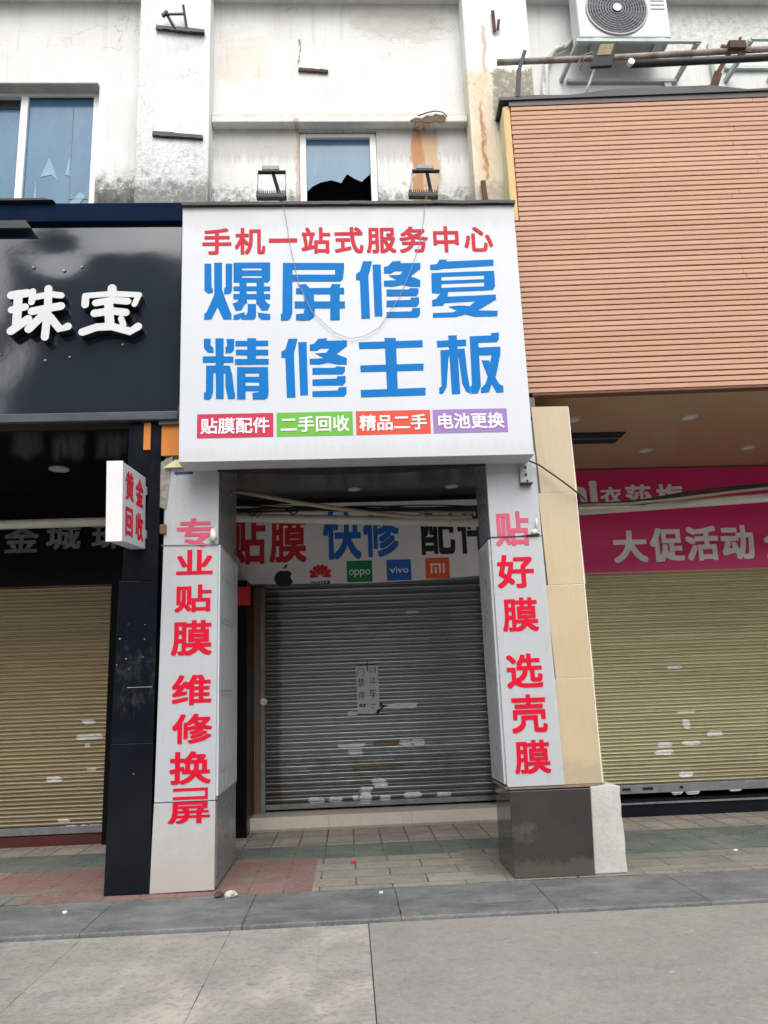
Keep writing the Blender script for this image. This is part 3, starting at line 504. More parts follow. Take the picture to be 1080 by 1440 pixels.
# ------------------------------------------------------------------ roller shutters
def prof(t, kind):
    if kind == 'wide':   # one broad curved slat and a narrow hinge groove
        return 0.0 if t < .12 or t > .94 else .040*math.sin(math.pi*(t-.12)/.82)**.75
    return .018*abs(math.sin(math.pi*2*t))**.7 if t < .5 else .024*abs(math.sin(math.pi*2*t))**.7
def curtain(x0, x1, y, z0, z1, pitch, kind, wobble):
    m = MB(); n = int((z1-z0)/pitch*20); nx = 10; rows = []
    wob = [[random.uniform(-1, 1)*wobble for _ in range(nx+1)] for _ in range(int((z1-z0)/pitch)+3)]
    for i in range(n+1):
        z = z0+(z1-z0)*i/n; t = ((z-z0)/pitch) % 1; k = int((z-z0)/pitch)
        rows.append([m.bm.verts.new((x0+(x1-x0)*j/nx, y-prof(t, kind)+wob[k][j]*.6, z+wob[k][j]*.5)) for j in range(nx+1)])
    for a, b in zip(rows, rows[1:]):
        for j in range(nx): m.bm.faces.new((a[j], a[j+1], b[j+1], b[j])).smooth = True
    return m
def scraps(items, y, z0, pitch, kind, material, root):
    for cx, cz, sw, sh in items:
        m = MB(); nz = max(4, int(sh/pitch*12)); rows = []
        l = [random.uniform(-.1, .1)*sw for _ in range(nz+1)]; r = [random.uniform(-.1, .1)*sw for _ in range(nz+1)]
        sk = random.uniform(-.12, .12)*sw
        for i in range(nz+1):
            z = cz-sh/2+sh*i/nz; t = ((z-z0)/pitch) % 1
            e = 1-.3*abs(2*i/nz-1)**4
            rows.append([m.bm.verts.new((cx+sk*(i/nz-.5)+e*((-sw/2+l[i])*(1-j/4)+(sw/2+r[i])*j/4), y-prof(t, kind)-.005, z+random.uniform(-.003, .003))) for j in range(5)])
        for a, b in zip(rows, rows[1:]):
            for j in range(4): m.bm.faces.new((a[j], a[j+1], b[j+1], b[j]))
        m.build('paper_scrap', material, root)
def shutter(label, x0, x1, y, z0, z1, pitch, kind, cm, barh):
    r = thing('roller_shutter', label, 'roller shutter', ((x0+x1)/2, y, z0), 0, 'closed roller shutters of the three shops'); ROOTS.append(r)
    curtain(x0, x1, y, z0+barh, z1, pitch, kind, .0022 if kind == 'wide' else .004).build('curtain', cm, r)
    MB().box(x0, x1, y-.03, y+.02, z0, z0+barh-.002).build('bottom_bar', M['bar_grey'], r, bevel=.004)
    return r
sh1 = shutter('grey steel roller shutter with white paper remnants and a handwritten note', -1.10, 1.86, 10.70, .195, 3.3, .0985, 'wide', M['steel_shutter'], .06)
scraps(MID_SCRAPS, 10.70, .255, .0985, 'wide', M['scrap'], sh1); scraps(BROWN_SCRAPS, 10.70, .255, .0985, 'wide', M['scrap_brown'], sh1)
g = MB(); g.box(-1.155, -1.102, 10.62, 10.76, .167, 3.0).build('guide_rail', M['rail_grey'], sh1, bevel=.004)
MB().box(-1.239, -1.157, 10.58, 10.76, .167, 3.0).build('jamb', M['rust_rail'], sh1, bevel=.004)
MB().disc((-1.115, 10.612, 1.53), .045, 'y', .006, 20).build('latch_plate', M['scrap'], sh1)
MB().tube([(.38, 10.66, 1.45), (.44, 10.655, 1.42), (.34, 10.65, 1.33)], .012, 6).build('lock_pin', M['cable'], sh1)
sh2 = shutter('khaki roller shutter left of the black pillar with white patches near its foot', -9, -2.84, 10.0, .125, 3.05, .0935, 'twin', M['khaki_shutter'], .085)
scraps(LEFT_SCRAPS, 10.0, .21, .0935, 'twin', M['scrap'], sh2)
sh3 = shutter('olive roller shutter beneath the magenta banner', 3.0, 9, 10.2, .265, 3.05, .0885, 'twin', M['olive_shutter'], .105)
scraps(RIGHT_SCRAPS, 10.2, .37, .0885, 'twin', M['scrap'], sh3)
for x, ww in ((3.36, .10), (3.63, .13), (4.05, .04), (5.28, .11)): MB().box(x-ww/2, x+ww/2, 10.160, 10.169, .305, .335).build('lock_slot', M['void'], sh3)
nb = thing('paper_note', 'handwritten white paper note pinned on the grey shutter', 'note', (.23, 10.66, 1.63)); ROOTS.append(nb)
nm = MB(); Np = [(.085, 1.94), (.375, 1.945), (.38, 1.425), (.31, 1.325), (.09, 1.33)]
nm.prism(Np, 10.655, 10.659).build('sheet', M['note'], nb)
MB().box(.228, .242, 10.648, 10.654, 1.87, 2.0).build('pin', M['cable'], nb)
lettering([('门', .105, .19, 1.81, 1.91), ('禁', .105, .19, 1.67, 1.78), ('停', .105, .19, 1.51, 1.61), ('口', .265, .345, 1.85, 1.91), ('止', .26, .35, 1.72, 1.80), ('车', .25, .35, 1.53, 1.64)], 10.655, M['ink'], nb, off=-.004)
MB().box(.115, .20, 10.652, 10.6545, 1.415, 1.425).box(.12, .155, 10.652, 10.6545, 1.43, 1.455).box(.17, .20, 10.652, 10.6545, 1.43, 1.455).box(.27, .33, 10.652, 10.6545, 1.44, 1.448).box(.27, .31, 10.652, 10.6545, 1.40, 1.408).build('scribble', M['ink'], nb)
rp = MB().box(-1.37, -1.20, 9.886, 9.896, 2.70, 2.93).build('red_paper', M['redpaper']); tag(rp, 'small red paper sheet on black wall beside the grey shutter', 'paper'); rp.location = (0, 0, 0)

# ------------------------------------------------------------------ pillars
SIDE = 8.55
pl = thing('pillar', 'white panelled pillar with vertical red lettering left of the grey shutter', 'pillar', (-1.45, 7.9, 0), 0, 'arcade pillars at the kerb'); ROOTS.append(pl)
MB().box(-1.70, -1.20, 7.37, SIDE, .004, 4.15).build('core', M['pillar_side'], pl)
MB()._hex([(-1.690, 7.345, 2.995), (-1.188, 7.345, 2.995), (-1.188, 7.369, 2.995), (-1.690, 7.369, 2.995), (-1.685, 7.345, 3.78), (-1.188, 7.345, 3.78), (-1.188, 7.369, 3.78), (-1.685, 7.369, 3.78)]).build('upper_panel', M['pillar_white'], pl, bevel=.003)
MB()._hex([(-1.715, 7.345, .735), (-1.190, 7.345, .735), (-1.190, 7.369, .735), (-1.715, 7.369, .735), (-1.690, 7.345, 2.987), (-1.188, 7.345, 2.987), (-1.188, 7.369, 2.987), (-1.690, 7.369, 2.987)]).build('front_panel', M['pillar_white'], pl, bevel=.003)
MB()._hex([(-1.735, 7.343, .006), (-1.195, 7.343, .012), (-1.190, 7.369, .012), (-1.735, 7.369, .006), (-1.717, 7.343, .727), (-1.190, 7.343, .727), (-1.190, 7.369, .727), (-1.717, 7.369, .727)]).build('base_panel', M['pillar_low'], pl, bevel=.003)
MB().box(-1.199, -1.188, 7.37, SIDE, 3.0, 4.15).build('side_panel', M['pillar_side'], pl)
dp = MB().box(-1.199, -1.172, 7.374, SIDE, .765, 2.99).build('display_panel', M['display'], pl, bevel=.004)
lm = MB()
for z in (.95, 1.62, 1.66, 2.28, 2.32, 2.70): lm.box(-1.1722, -1.1705, 7.46, 8.2, z, z+.006)
for y in (7.50, 7.72, 7.98, 8.30): lm.box(-1.1722, -1.1705, y, y+.008, .80, 2.95)
lm.build('shelf_line', M['bar_grey'], dp)
MB().box(-1.199, -1.178, 7.372, SIDE, .735, .762).build('wood_edge', M['wood_edge'], pl)
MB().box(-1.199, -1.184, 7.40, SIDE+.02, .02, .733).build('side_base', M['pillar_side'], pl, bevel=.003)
LT = [('专', -1.57, -1.235, 2.965, 3.245), ('业', -1.57, -1.235, 2.715, 2.945), ('贴', -1.578, -1.243, 2.37, 2.62), ('膜', -1.60, -1.237, 1.98, 2.295), ('维', -1.585, -1.236, 1.545, 1.81), ('修', -1.575, -1.225, 1.215, 1.47), ('换', -1.59, -1.232, .875, 1.15)]
lettering(LT[:1], 7.344, M['red_faded'], pl, off=.024); lettering(LT[1:], 7.344, M['red'], pl, off=.024)
lettering([('屏', -1.595, -1.235, .555, .73)], 7.342, M['red'], pl, off=.024)
MB().box(-1.555, -1.255, 7.341, 7.3425, .75, .775).box(-1.28, -1.255, 7.341, 7.3425, .775, .82).box(-1.555, -1.255, 7.341, 7.3425, .82, .845).build('lettering', M['red'], pl)
ar = MB().prism([(-1.61, 3.685), (-1.58, 3.71), (-1.58, 3.697), (-1.43, 3.697), (-1.43, 3.673), (-1.58, 3.673), (-1.58, 3.66)], 7.341, 7.344).build('arrow_sticker', M['arrow'], pl)
MB().tube([(-1.235, 7.33, 3.13), (-1.225, 7.31, 3.07), (-1.235, 7.31, 3.02)], [.022, .034, .026], 8).build('cable_socket', M['porcelain'], pl)
MB().tube([(-1.71, 7.34, 2.993), (-1.45, 7.335, 2.99), (-1.19, 7.335, 2.985)], .004, 5).build('tie_wire', M['cable_grey'], pl)
MB().box(-1.725, -1.665, 7.32, 7.344, 3.10, 3.19).build('mounting_plate', M['rust_rail'], pl, bevel=.003)
MB()._hex([(-1.735, 7.34, 3.36), (-1.67, 7.34, 3.33), (-1.67, 7.44, 3.33), (-1.735, 7.44, 3.36), (-1.735, 7.34, 3.80), (-1.62, 7.34, 3.86), (-1.62, 7.44, 3.86), (-1.735, 7.44, 3.80)]).build('torn_bracket', M['torn_metal'], pl, bevel=.004)
MB()._hex([(-1.70, 7.30, 3.73), (-1.45, 7.30, 3.735), (-1.45, 7.33, 3.735), (-1.70, 7.33, 3.73), (-1.60, 7.30, 3.80), (-1.50, 7.30, 3.81), (-1.50, 7.33, 3.81), (-1.60, 7.33, 3.80)]).build('torn_board', M['end_pale'], pl)
MB().box(-1.732, -1.52, 7.335, 7.366, 3.86, 4.19).build('orange_board', M['orange'], pl)

bp = thing('pillar', 'slim glossy black pillar beside the white panelled one', 'pillar', (-1.92, 7.8, 0), 0, 'arcade pillars at the kerb'); ROOTS.append(bp)
def bseg(z0, z1, xl0, xl1): MB()._hex([(xl0, 7.35, z0), (-1.738, 7.35, z0), (-1.738, 8.3, z0), (xl0, 8.3, z0), (xl1, 7.35, z1), (-1.738, 7.35, z1), (-1.738, 8.3, z1), (xl1, 8.3, z1)]).build('cladding', M['black_tile'], bp, bevel=.003)
bseg(.005, 1.235, -2.118, -2.105); bseg(1.24, 2.67, -2.105, -2.085); bseg(2.675, 4.19, -2.06, -2.04)
sc = MB()
for x, z in ((-1.99, 2.28), (-1.84, 2.27), (-2.06, 2.15), (-1.84, 2.14), (-2.0, 1.97), (-1.85, 1.98), (-2.08, 1.92), (-1.97, 1.88), (-1.90, .98)):
    r = random.uniform(.004, .010); sc.prism([(x-r, z), (x-r*.2, z+r*.7), (x+r*1.1, z+.2*r), (x+.3*r, z-.7*r)], 7.3485, 7.3498)
sc.box(-1.98, -1.76, 7.3485, 7.3498, 1.715, 1.719)
sc.build('scratch', M['scratch'], bp)
ob = MB(); ob.box(-1.90, -1.835, 7.33, 7.349, 3.92, 4.19); ob.build('orange_strap', M['orange'], bp)

pr = thing('pillar', 'white and beige pillar with red lettering on a dark granite base', 'pillar', (1.8, 7.6, 0), 0, 'arcade pillars at the kerb'); ROOTS.append(pr)
BK = 7.95
MB().box(1.37, 2.20, 7.32, BK, .7, 4.15).build('core', M['pillar_side'], pr)
MB().box(1.352, 1.835, 7.275, 7.319, 2.975, 3.80).build('upper_panel', M['pillar_white'], pr, bevel=.003)
MB()._hex([(1.355, 7.275, .745), (1.862, 7.275, .745), (1.862, 7.319, .745), (1.355, 7.319, .745), (1.352, 7.275, 2.967), (1.835, 7.275, 2.967), (1.835, 7.319, 2.967), (1.352, 7.319, 2.967)]).build('front_panel', M['pillar_white'], pr, bevel=.003)
MB().box(1.358, 1.369, 7.32, BK, 3.0, 4.15).build('side_panel', M['pillar_side'], pr)
dp = MB().box(1.335, 1.3685, 7.322, BK, .765, 2.96).build('display_panel', M['display'], pr, bevel=.004)
MB().box(1.333, 1.3345, 7.36, BK-.04, .80, 2.90).build('inset_sheet', M['pillar_white'], dp)
MB().box(1.34, 1.37, 7.30, BK, .725, .743).box(1.37, 2.22, 7.285, 7.319, .722, .742).build('wood_edge', M['wood_edge'], pr)
for z0, z1 in ((.745, 1.655), (1.663, 2.505), (2.513, 3.39), (3.396, 4.26)):
    MB()._hex([(1.864, 7.295, z0), (2.22, 7.295, z0), (2.22, BK, z0), (1.864, BK, z0), (1.838, 7.295, z1), (2.205, 7.295, z1), (2.205, BK, z1), (1.838, BK, z1)]).build('beige_panel', M['beige'], pr, bevel=.002)
gm = MB()
for z in (1.655, 2.505, 3.39): gm.box(1.866, 2.212, 7.2985, BK-.002, z+.001, z+.007)
gm.box(2.2, 2.208, 7.291, 7.2948, .75, 4.25)
gm.build('grout_line', M['grout'], pr)
cmm = MB()
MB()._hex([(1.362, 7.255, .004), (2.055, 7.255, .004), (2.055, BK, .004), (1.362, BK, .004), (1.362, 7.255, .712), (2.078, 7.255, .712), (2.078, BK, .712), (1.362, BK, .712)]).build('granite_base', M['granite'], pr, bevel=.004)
sm = MB(); n = 9; pts = []
for i in range(n+1): pts.append((2.345+random.uniform(-.005, .007), .004+.71*i/n))
pts = [(2.057, .004)]+pts+[(2.25, .735), (2.15, .722), (2.085, .72)]
sm.prism(pts, 7.275, 7.75).build('concrete_stub', M['concrete'], pr, bevel=.01)
RT = [('贴', 1.40, 1.72, 2.885, 3.215), ('好', 1.39, 1.735, 2.49, 2.80), ('膜', 1.412, 1.742, 2.09, 2.40), ('选', 1.413, 1.742, 1.585, 1.89), ('壳', 1.43, 1.752, 1.195, 1.53), ('膜', 1.432, 1.752, .85, 1.135)]
lettering(RT[:1], 7.274, M['red_faded'], pr, off=.024); lettering(RT[1:], 7.274, M['red'], pr, off=.024)
MB().tube([(1.76, 7.262, 3.02), (1.775, 7.25, 2.99)], [.03, .022], 8).tube([(1.785, 7.262, 3.04), (1.795, 7.255, 3.14)], .010, 6).build('cable_socket', M['porcelain'], pr)
MB().tube([(1.30, 7.268, 2.97), (1.6, 7.262, 2.972), (1.80, 7.26, 2.985)], .004, 5).tube([(1.69, 7.262, 2.975), (1.81, 7.258, 2.985)], .009, 6).build('tie_wire', M['cable'], pr)
MB().box(1.665, 1.775, 7.235, 7.274, 3.48, 3.66).build('angle_bracket', M['galv'], pr, bevel=.004)
MB().box(1.665, 1.775, 7.20, 7.274, 3.465, 3.478).disc((1.72, 7.2345, 3.56), .014, 'y', .004, 12).disc((1.73, 7.2345, 3.50), .012, 'y', .004, 12).disc((1.72, 7.2345, 3.63), .014, 'y', .004, 12).build('bracket_hole', M['blackmetal'], pr)

# ------------------------------------------------------------------ main sign
sg = thing('shop_sign', 'large white phone repair signboard with blue characters above the middle shop', 'sign', (.13, 7.1, 3.67)); ROOTS.append(sg)
MB()._hex([(-1.483, 6.95, 3.675), (1.742, 6.95, 3.675), (1.742, 6.965, 3.675), (-1.483, 6.965, 3.675), (-1.497, 6.95, 6.245), (1.738, 6.95, 6.245), (1.738, 6.965, 6.245), (-1.497, 6.965, 6.245)]).build('face', M['sign_white'], sg, bevel=.003)
MB()._hex([(-1.483, 6.967, 3.672), (1.742, 6.967, 3.672), (1.742, 7.24, 3.672), (-1.483, 7.24, 3.672), (-1.497, 6.967, 6.245), (1.738, 6.967, 6.245), (1.738, 7.24, 6.245), (-1.497, 7.24, 6.245)]).build('return', M['sign_side'], sg)
tb = MB()
xs = [-1.50+3.25*i/12 for i in range(13)]
for a, b in zip(xs, xs[1:]):
    d = random.uniform(-.006, .006); tb.bar((a, 7.06, 6.262+d), (b, 7.06, 6.262-d*.5), .30, .032)
tb.build('top_strip', M['blackmetal'], sg)
sag = [(-1.18, 3.668), (1.34, 3.668)]+[(1.34-2.52*i/16, 3.655-.055*math.sin(math.pi*i/16)) for i in range(17)]
MB().prism(sag, 7.21, 7.235).build('sagging_dark_strip', M['blackmetal'], sg)  # dark strip across the curved black gap under the sign
R1 = row('手机一站式服务中心', -1.323, 1.523, 5.875, .292)
lettering([c for c in R1 if c[0] != '一'], 6.949, M['redsign'], sg, off=.022, em=True)
q = R1[2]; MB().box(q[1]+.01, q[2]-.01, 6.9465, 6.9482, 5.856, 5.900).build('lettering', M['redsign'], sg)
bm_ = MB()
for i, p in enumerate(BLUE_STROKES): bm_.prism(p, 6.9478-.00012*(i % 40), 6.9495)
bm_.build('lettering', M['blue'], sg)
for txt, x0, x1, m in (('贴膜配件', -1.325, -.635, 'crimson'), ('二手回收', -.605, .090, 'green'), ('精品二手', .120, .805, 'vermilion'), ('电池更换', .830, 1.520, 'lilac')):
    cb = MB().box(x0, x1, 6.9475, 6.9492, 3.895, 4.125).build('colour_box', M[m], sg)
    lettering([c for c in row(txt, x0+.03, x1-.03, 4.01, .158)], 6.947, M['lettering_white'], cb, off=.02, em=True)

# ------------------------------------------------------------------ black fascia with raised letters
bf = thing('fascia_sign', 'glossy black jewellery shop fascia with raised white characters', 'sign', (-4, 7.4, 4.2)); ROOTS.append(bf)
fm = MB(); nx, nz = 60, 24; X0, X1, Z0, Z1 = -8.0, -1.575, 4.285, 6.285
def dent(x, z):
    d = .003*math.sin(1.7*x+.6)*math.sin(1.5*z)
    for cx, cz, rr, a in ((-2.75, 5.95, .16, .010), (-2.35, 5.98, .10, -.006), (-2.9, 6.05, .25, .008), (-2.0, 6.0, .25, -.010), (-3.2, 4.95, .3, .010)):
        d += .6*a*math.exp(-((x-cx)**2+(z-cz)**2)/rr**2)
    return d
g = [[fm.bm.verts.new((X0+(X1-X0)*i/nx, 7.30+dent(X0+(X1-X0)*i/nx, Z0+(Z1-Z0)*j/nz), Z0+(Z1-Z0)*j/nz)) for j in range(nz+1)] for i in range(nx+1)]
for i in range(nx):
    for j in range(nz): fm.bm.faces.new((g[i][j], g[i+1][j], g[i+1][j+1], g[i][j+1])).smooth = True
fm.build('panel', M['black_gloss'], bf)
MB().box(-8, -1.57, 7.33, 7.598, 4.21, 6.30).build('carcass', M['blackmetal'], bf)
MB().box(-8, -1.575, 7.27, 7.329, 4.20, 4.283).build('lower_trim', M['trim_grey'], bf, bevel=.006)
MB().box(-8, -1.575, 7.24, 7.595, 6.29, 6.50).build('cap', M['navy'], bf, bevel=.01)
MB()._hex([(-8, 7.20, 6.20), (-3.03, 7.20, 6.20), (-3.03, 7.239, 6.20), (-8, 7.239, 6.20), (-8, 7.20, 6.285), (-3.09, 7.20, 6.285), (-3.09, 7.239, 6.285), (-8, 7.239, 6.285)]).build('overlap_strip', M['blackmetal'], bf)
MB()._hex([(-8, 7.19, 6.503), (-2.83, 7.19, 6.503), (-2.78, 7.55, 6.503), (-8, 7.55, 6.503), (-8, 7.22, 6.545), (-2.93, 7.22, 6.545), (-2.9, 7.55, 6.56), (-8, 7.55, 6.56)]).build('cap_plate', M['blackmetal'], bf)
def capsule(pts, h):
    """outline of a rounded brush stroke"""
    P = [Vector(p) for p in pts]; L, Rr = [], []
    n = len(P)
    for i in range(n):
        d = (P[min(i+1, n-1)]-P[max(i-1, 0)]).normalized(); nn = Vector((-d.y, d.x))
        L.append(P[i]+nn*h); Rr.append(P[i]-nn*h)
    d0 = (P[1]-P[0]).normalized(); d1 = (P[-1]-P[-2]).normalized(); out = list(L)
    for k in range(1, 6):
        a = math.pi*k/6; nn = Vector((-d1.y, d1.x)); out.append(P[-1]+nn*h*math.cos(a)+d1*h*math.sin(a))
    out += Rr[::-1]
    for k in range(1, 6):
        a = math.pi*k/6; nn = Vector((d0.y, -d0.x)); out.append(P[0]+nn*h*math.cos(a)-d0*h*math.sin(a))
    return [(p.x, p.y) for p in out]
for strokes in (PEARL_STROKES, TREASURE_STROKES):
    m = MB()
    for i, (pts, h) in enumerate(strokes): m.prism(capsule(pts, h*1.16), 7.20-.0005*i, 7.285, 0, 1)
    m.build('raised_letter', [M['letter_white'], M['letter_side']], bf)
for x, z in ((-2.10, 5.18), (-2.12, 4.98), (-2.62, 4.86), (-2.85, 4.83), (-2.72, 5.78), (-3.02, 5.82), (-2.55, 5.82), (-3.28, 4.9)):
    r = random.uniform(.006, .015); MB().prism([(x-r, z-.3*r), (x-r*.2, z+r*.8), (x+r*1.1, z+.5*r), (x+.2*r, z-.7*r)], 7.285, 7.305).build('glue_mark', M['scratch'], bf)

# smaller steel letters over the left shutter
gl = thing('steel_lettering', 'dull steel jewellery characters on the black wall above the khaki shutter', 'sign', (-3.6, 9.9, 3.4)); ROOTS.append(gl)
for c, x0, x1, z0, z1 in (('金', -4.23, -3.80, 3.43, 3.77), ('城', -3.72, -3.29, 3.46, 3.80), ('珠', -3.16, -2.74, 3.45, 3.79)):
    lettering([(c, x0, x1, z0, z1)], 9.925, M['letter_steel'], gl, off=.03, depth=.04, name='letter')

# ------------------------------------------------------------------ projecting light box sign
pj = thing('lightbox_sign', 'small white projecting lightbox with red characters on the black pillar', 'sign', (-1.92, 7.335, 3.30)); pj.rotation_euler = (R(5.0), 0, 0)
MB().box(-.066, .066, -.79, -.03, -.335, .335).build('box', M['sign_white'], pj, bevel=.006)
MB().box(-.0675, .0675, -.80, -.787, -.34, .34).build('edge_trim', M['white_frame'], pj, bevel=.003)
X9 = Matrix.Rotation(R(90), 4, 'Z')
lettering([('黄', -.70, -.46, .03, .28), ('金', -.38, -.13, .03, .28), ('回', -.70, -.48, -.28, -.03), ('收', -.38, -.13, -.28, -.03)], -.0668, M['red'], pj, off=.024, xform=X9)
XM = Matrix.Rotation(R(-90), 4, 'Z')
lettering([('黄', .13, .38, .03, .28), ('金', .46, .70, .03, .28), ('回', .13, .36, -.28, -.03), ('收', .46, .70, -.28, -.03)], -.0668, M['red'], pj, off=.024, xform=XM)
for z in (-.24, .17): MB().box(.02, .075, -.03, .012, z, z+.08).build('bracket', M['galv'], pj, bevel=.003)

# ------------------------------------------------------------------ slatted fascia on the right
sf = thing('slatted_fascia', 'salmon coloured horizontal board fascia of the right hand shop', 'fascia', (1.86, 7.30, 0), R(-2.9)); L = 5.2
sm = MB(); z = 4.40; n = 0
while z < 7.62:
    j = random.uniform(-.004, .004); sag = random.uniform(-.003, .003); cuts = [(-.052 if z < 6.28 else .01)+random.uniform(0, .010)]
    while cuts[-1] < L: cuts.append(min(L, cuts[-1]+random.uniform(2.2, 3.6)))
    for a, b in zip(cuts, cuts[1:]): sm.box(a, b-.002, -.022+random.uniform(-.0015, .0015), .0, z+j*.3, z+.0440+j*.3)
    z += .0570
sm.build('boards', M['slat'], sf, bevel=.003)
MB().box(.009, L, .001, .10, 4.395, 7.64).box(-.05, .0088, .001, .10, 4.395, 6.29).build('backing', M['groove'], sf)
MB().box(-.055, .008, -.005, .11, 6.30, 7.66).build('corner_strip', M['end_tan'], sf)
MB().box(-.062, -.0555, .003, .32, 6.30, 7.66).build('end_board', M['end_pale'], sf)
MB().box(.0, L, -.030, .06, 7.645, 7.705).build('brown_flashing', M['flash_brown'], sf)
fm = MB(); xs = [-.10+(L+.1)*i/14 for i in range(15)]
hs_ = [.0]+[random.uniform(-.012, .012) for _ in xs[1:]]; hs_[3] = .04; hs_[4] = .055; hs_[5] = .05; hs_[6] = .05; hs_[7] = -.015
for i in range(14):
    fm._hex([(xs[i], -.05, 7.707), (xs[i+1], -.05, 7.707), (xs[i+1], .38, 7.707), (xs[i], .38, 7.707), (xs[i], -.05, 7.745+hs_[i]), (xs[i+1], -.05, 7.745+hs_[i+1]), (xs[i+1], .38, 7.77+hs_[i+1]), (xs[i], .38, 7.77+hs_[i])])
fm.build('top_flashing', M['flashing'], sf)
MB().box(0.0, L, -.018, .09, 4.372, 4.393).build('lower_edge', M['groove'], sf)

# ------------------------------------------------------------------ banners
mb_ = thing('shop_banner', 'old white banner with phone brand emblems above the grey shutter', 'banner', (.2, 10.3, 3.0)); ROOTS.append(mb_)
bot = [(1.95-3.55*i/20, 2.985+.035*abs(math.cos(math.pi*i/20))**1.5+(.02 if i < 5 else 0)*(1-i/5)) for i in range(21)]
MB().prism([(-1.60, 4.065), (1.95, 4.065)]+bot, 10.30, 10.32).build('panel', M['banner'], mb_)
lettering([('贴', -1.54, -1.05, 3.27, 3.92), ('膜', -1.0, -.52, 3.28, 3.90)], 10.299, M['bred'], mb_, off=.026)
lettering([('快', -.30, .20, 3.30, 3.985), ('修', .225, .70, 3.32, 3.985)], 10.299, M['bblue'], mb_, off=.026)
lettering([('配', .98, 1.44, 3.33, 3.97), ('件', 1.47, 1.92, 3.33, 3.97)], 10.299, M['ink'], mb_, off=.026)
# fruit emblem: two lobes, a bite and a leaf
ap = []; cx, cz = -.815, 3.075
for k in range(40):
    a = 2*math.pi*k/40; r = .118*(1+.06*math.cos(2*a)-.10*math.exp(-((a-math.pi/2)/.35)**2)-.07*math.exp(-((a-1.5*math.pi)/.25)**2))
    x, z_ = cx+r*math.cos(a), cz+r*math.sin(a)
    dx, dz = x-(cx+.145), z_-(cz+.02)
    dd = math.hypot(dx, dz)
    if dd < .062: x, z_ = cx+.145+dx/dd*.062, cz+.02+dz/dd*.062
    ap.append((x, z_))
MB().prism(ap, 10.2965, 10.2985).prism([(cx-.005, cz+.125), (cx+.0, cz+.155), (cx+.03, cz+.185), (cx+.045, cz+.185), (cx+.04, cz+.155), (cx+.015, cz+.128)], 10.2965, 10.2985).build('emblem', M['ink'], mb_)
fan = MB(); cx, cz = -.345, 3.08
for k, a in enumerate((8, 33, 58, 79, 101, 122, 147, 172)):
    a = R(a); d = Vector((math.cos(a), math.sin(a))); nn = Vector((-d.y, d.x)); Ln = .165 if 30 < math.degrees(a) < 150 else .14
    P = [Vector((cx, cz))+d*s*Ln+nn*wd for s, wd in ((.10, 0), (.45, .014), (.75, .026), (.93, .022), (1, .006))]
    Q = [Vector((cx, cz))+d*s*Ln-nn*wd for s, wd in ((1, .006), (.93, .022), (.75, .026), (.45, .014))]
    fan.prism([(p.x, p.y) for p in P+Q], 10.2965-.0001*k, 10.2985)
fan.build('emblem', M['bred'], mb_)
lettering([(c, -.47+.0425*i, -.47+.0425*i+.036, 2.99, 3.03) for i, c in enumerate('HUAWEI')], 10.299, M['ink'], mb_, off=.03)
e = MB().box(.0, .33, 10.2965, 10.2985, 3.0, 3.28).build('emblem', M['bgreen'], mb_)
lettering([(c, .03+.07*i, .03+.07*i+.06, 3.095+(-.035 if c == 'p' else 0), 3.165) for i, c in enumerate('oppo')], 10.296, M['lettering_white'], e, off=.0)
e = MB().box(.52, .84, 10.2965, 10.2985, 3.005, 3.28).build('emblem', M['bblue'], mb_)
lettering([(c, .56+d, .56+d+w_, 3.105, 3.165+h_) for c, d, w_, h_ in (('v', 0, .07, 0), ('i', .08, .014, .02), ('v', .10, .07, 0), ('o', .175, .07, 0))], 10.296, M['lettering_white'], e, off=.01)
e = MB().box(1.03, 1.345, 10.2965, 10.2985, 3.015, 3.29).build('emblem', M['borange'], mb_)
mi = MB(); z0, z1 = 3.085, 3.215
mi.box(1.095, 1.12, 10.294, 10.296, z0, z1).box(1.12, 1.205, 10.294, 10.296, z1-.024, z1).box(1.205, 1.23, 10.294, 10.296, z0, z1).box(1.15, 1.175, 10.294, 10.296, z0, z1-.05).box(1.255, 1.28, 10.294, 10.296, z0, z1)
mi.build('lettering', M['lettering_white'], e)

pb = thing('shop_banner', 'magenta promotion banner with white characters above the olive shutter', 'banner', (5, 10.2, 3.0)); ROOTS.append(pb)
MB().box(2.7, 9.0, 10.18, 10.21, 2.985, 4.40).build('panel', M['pink'], pb)
lettering([('衣', 3.40, 3.69, 3.92, 4.16), ('莎', 3.74, 4.09, 3.89, 4.18), ('梅', 4.16, 4.53, 3.85, 4.18)], 10.179, M['pink_text'], pb, off=.028)
lettering([('n', 2.99, 3.215, 3.90, 4.17), ('i', 3.26, 3.365, 3.90, 4.25)], 10.179, M['pink_text'], pb, off=.045)
lettering([('大', 3.50, 3.96, 3.13, 3.56), ('促', 4.0, 4.45, 3.13, 3.58), ('活', 4.48, 4.92, 3.13, 3.59), ('动', 4.96, 5.40, 3.13, 3.59), ('全', 5.54, 5.98, 3.13, 3.58)], 10.179, M['pink_text'], pb, off=.034)

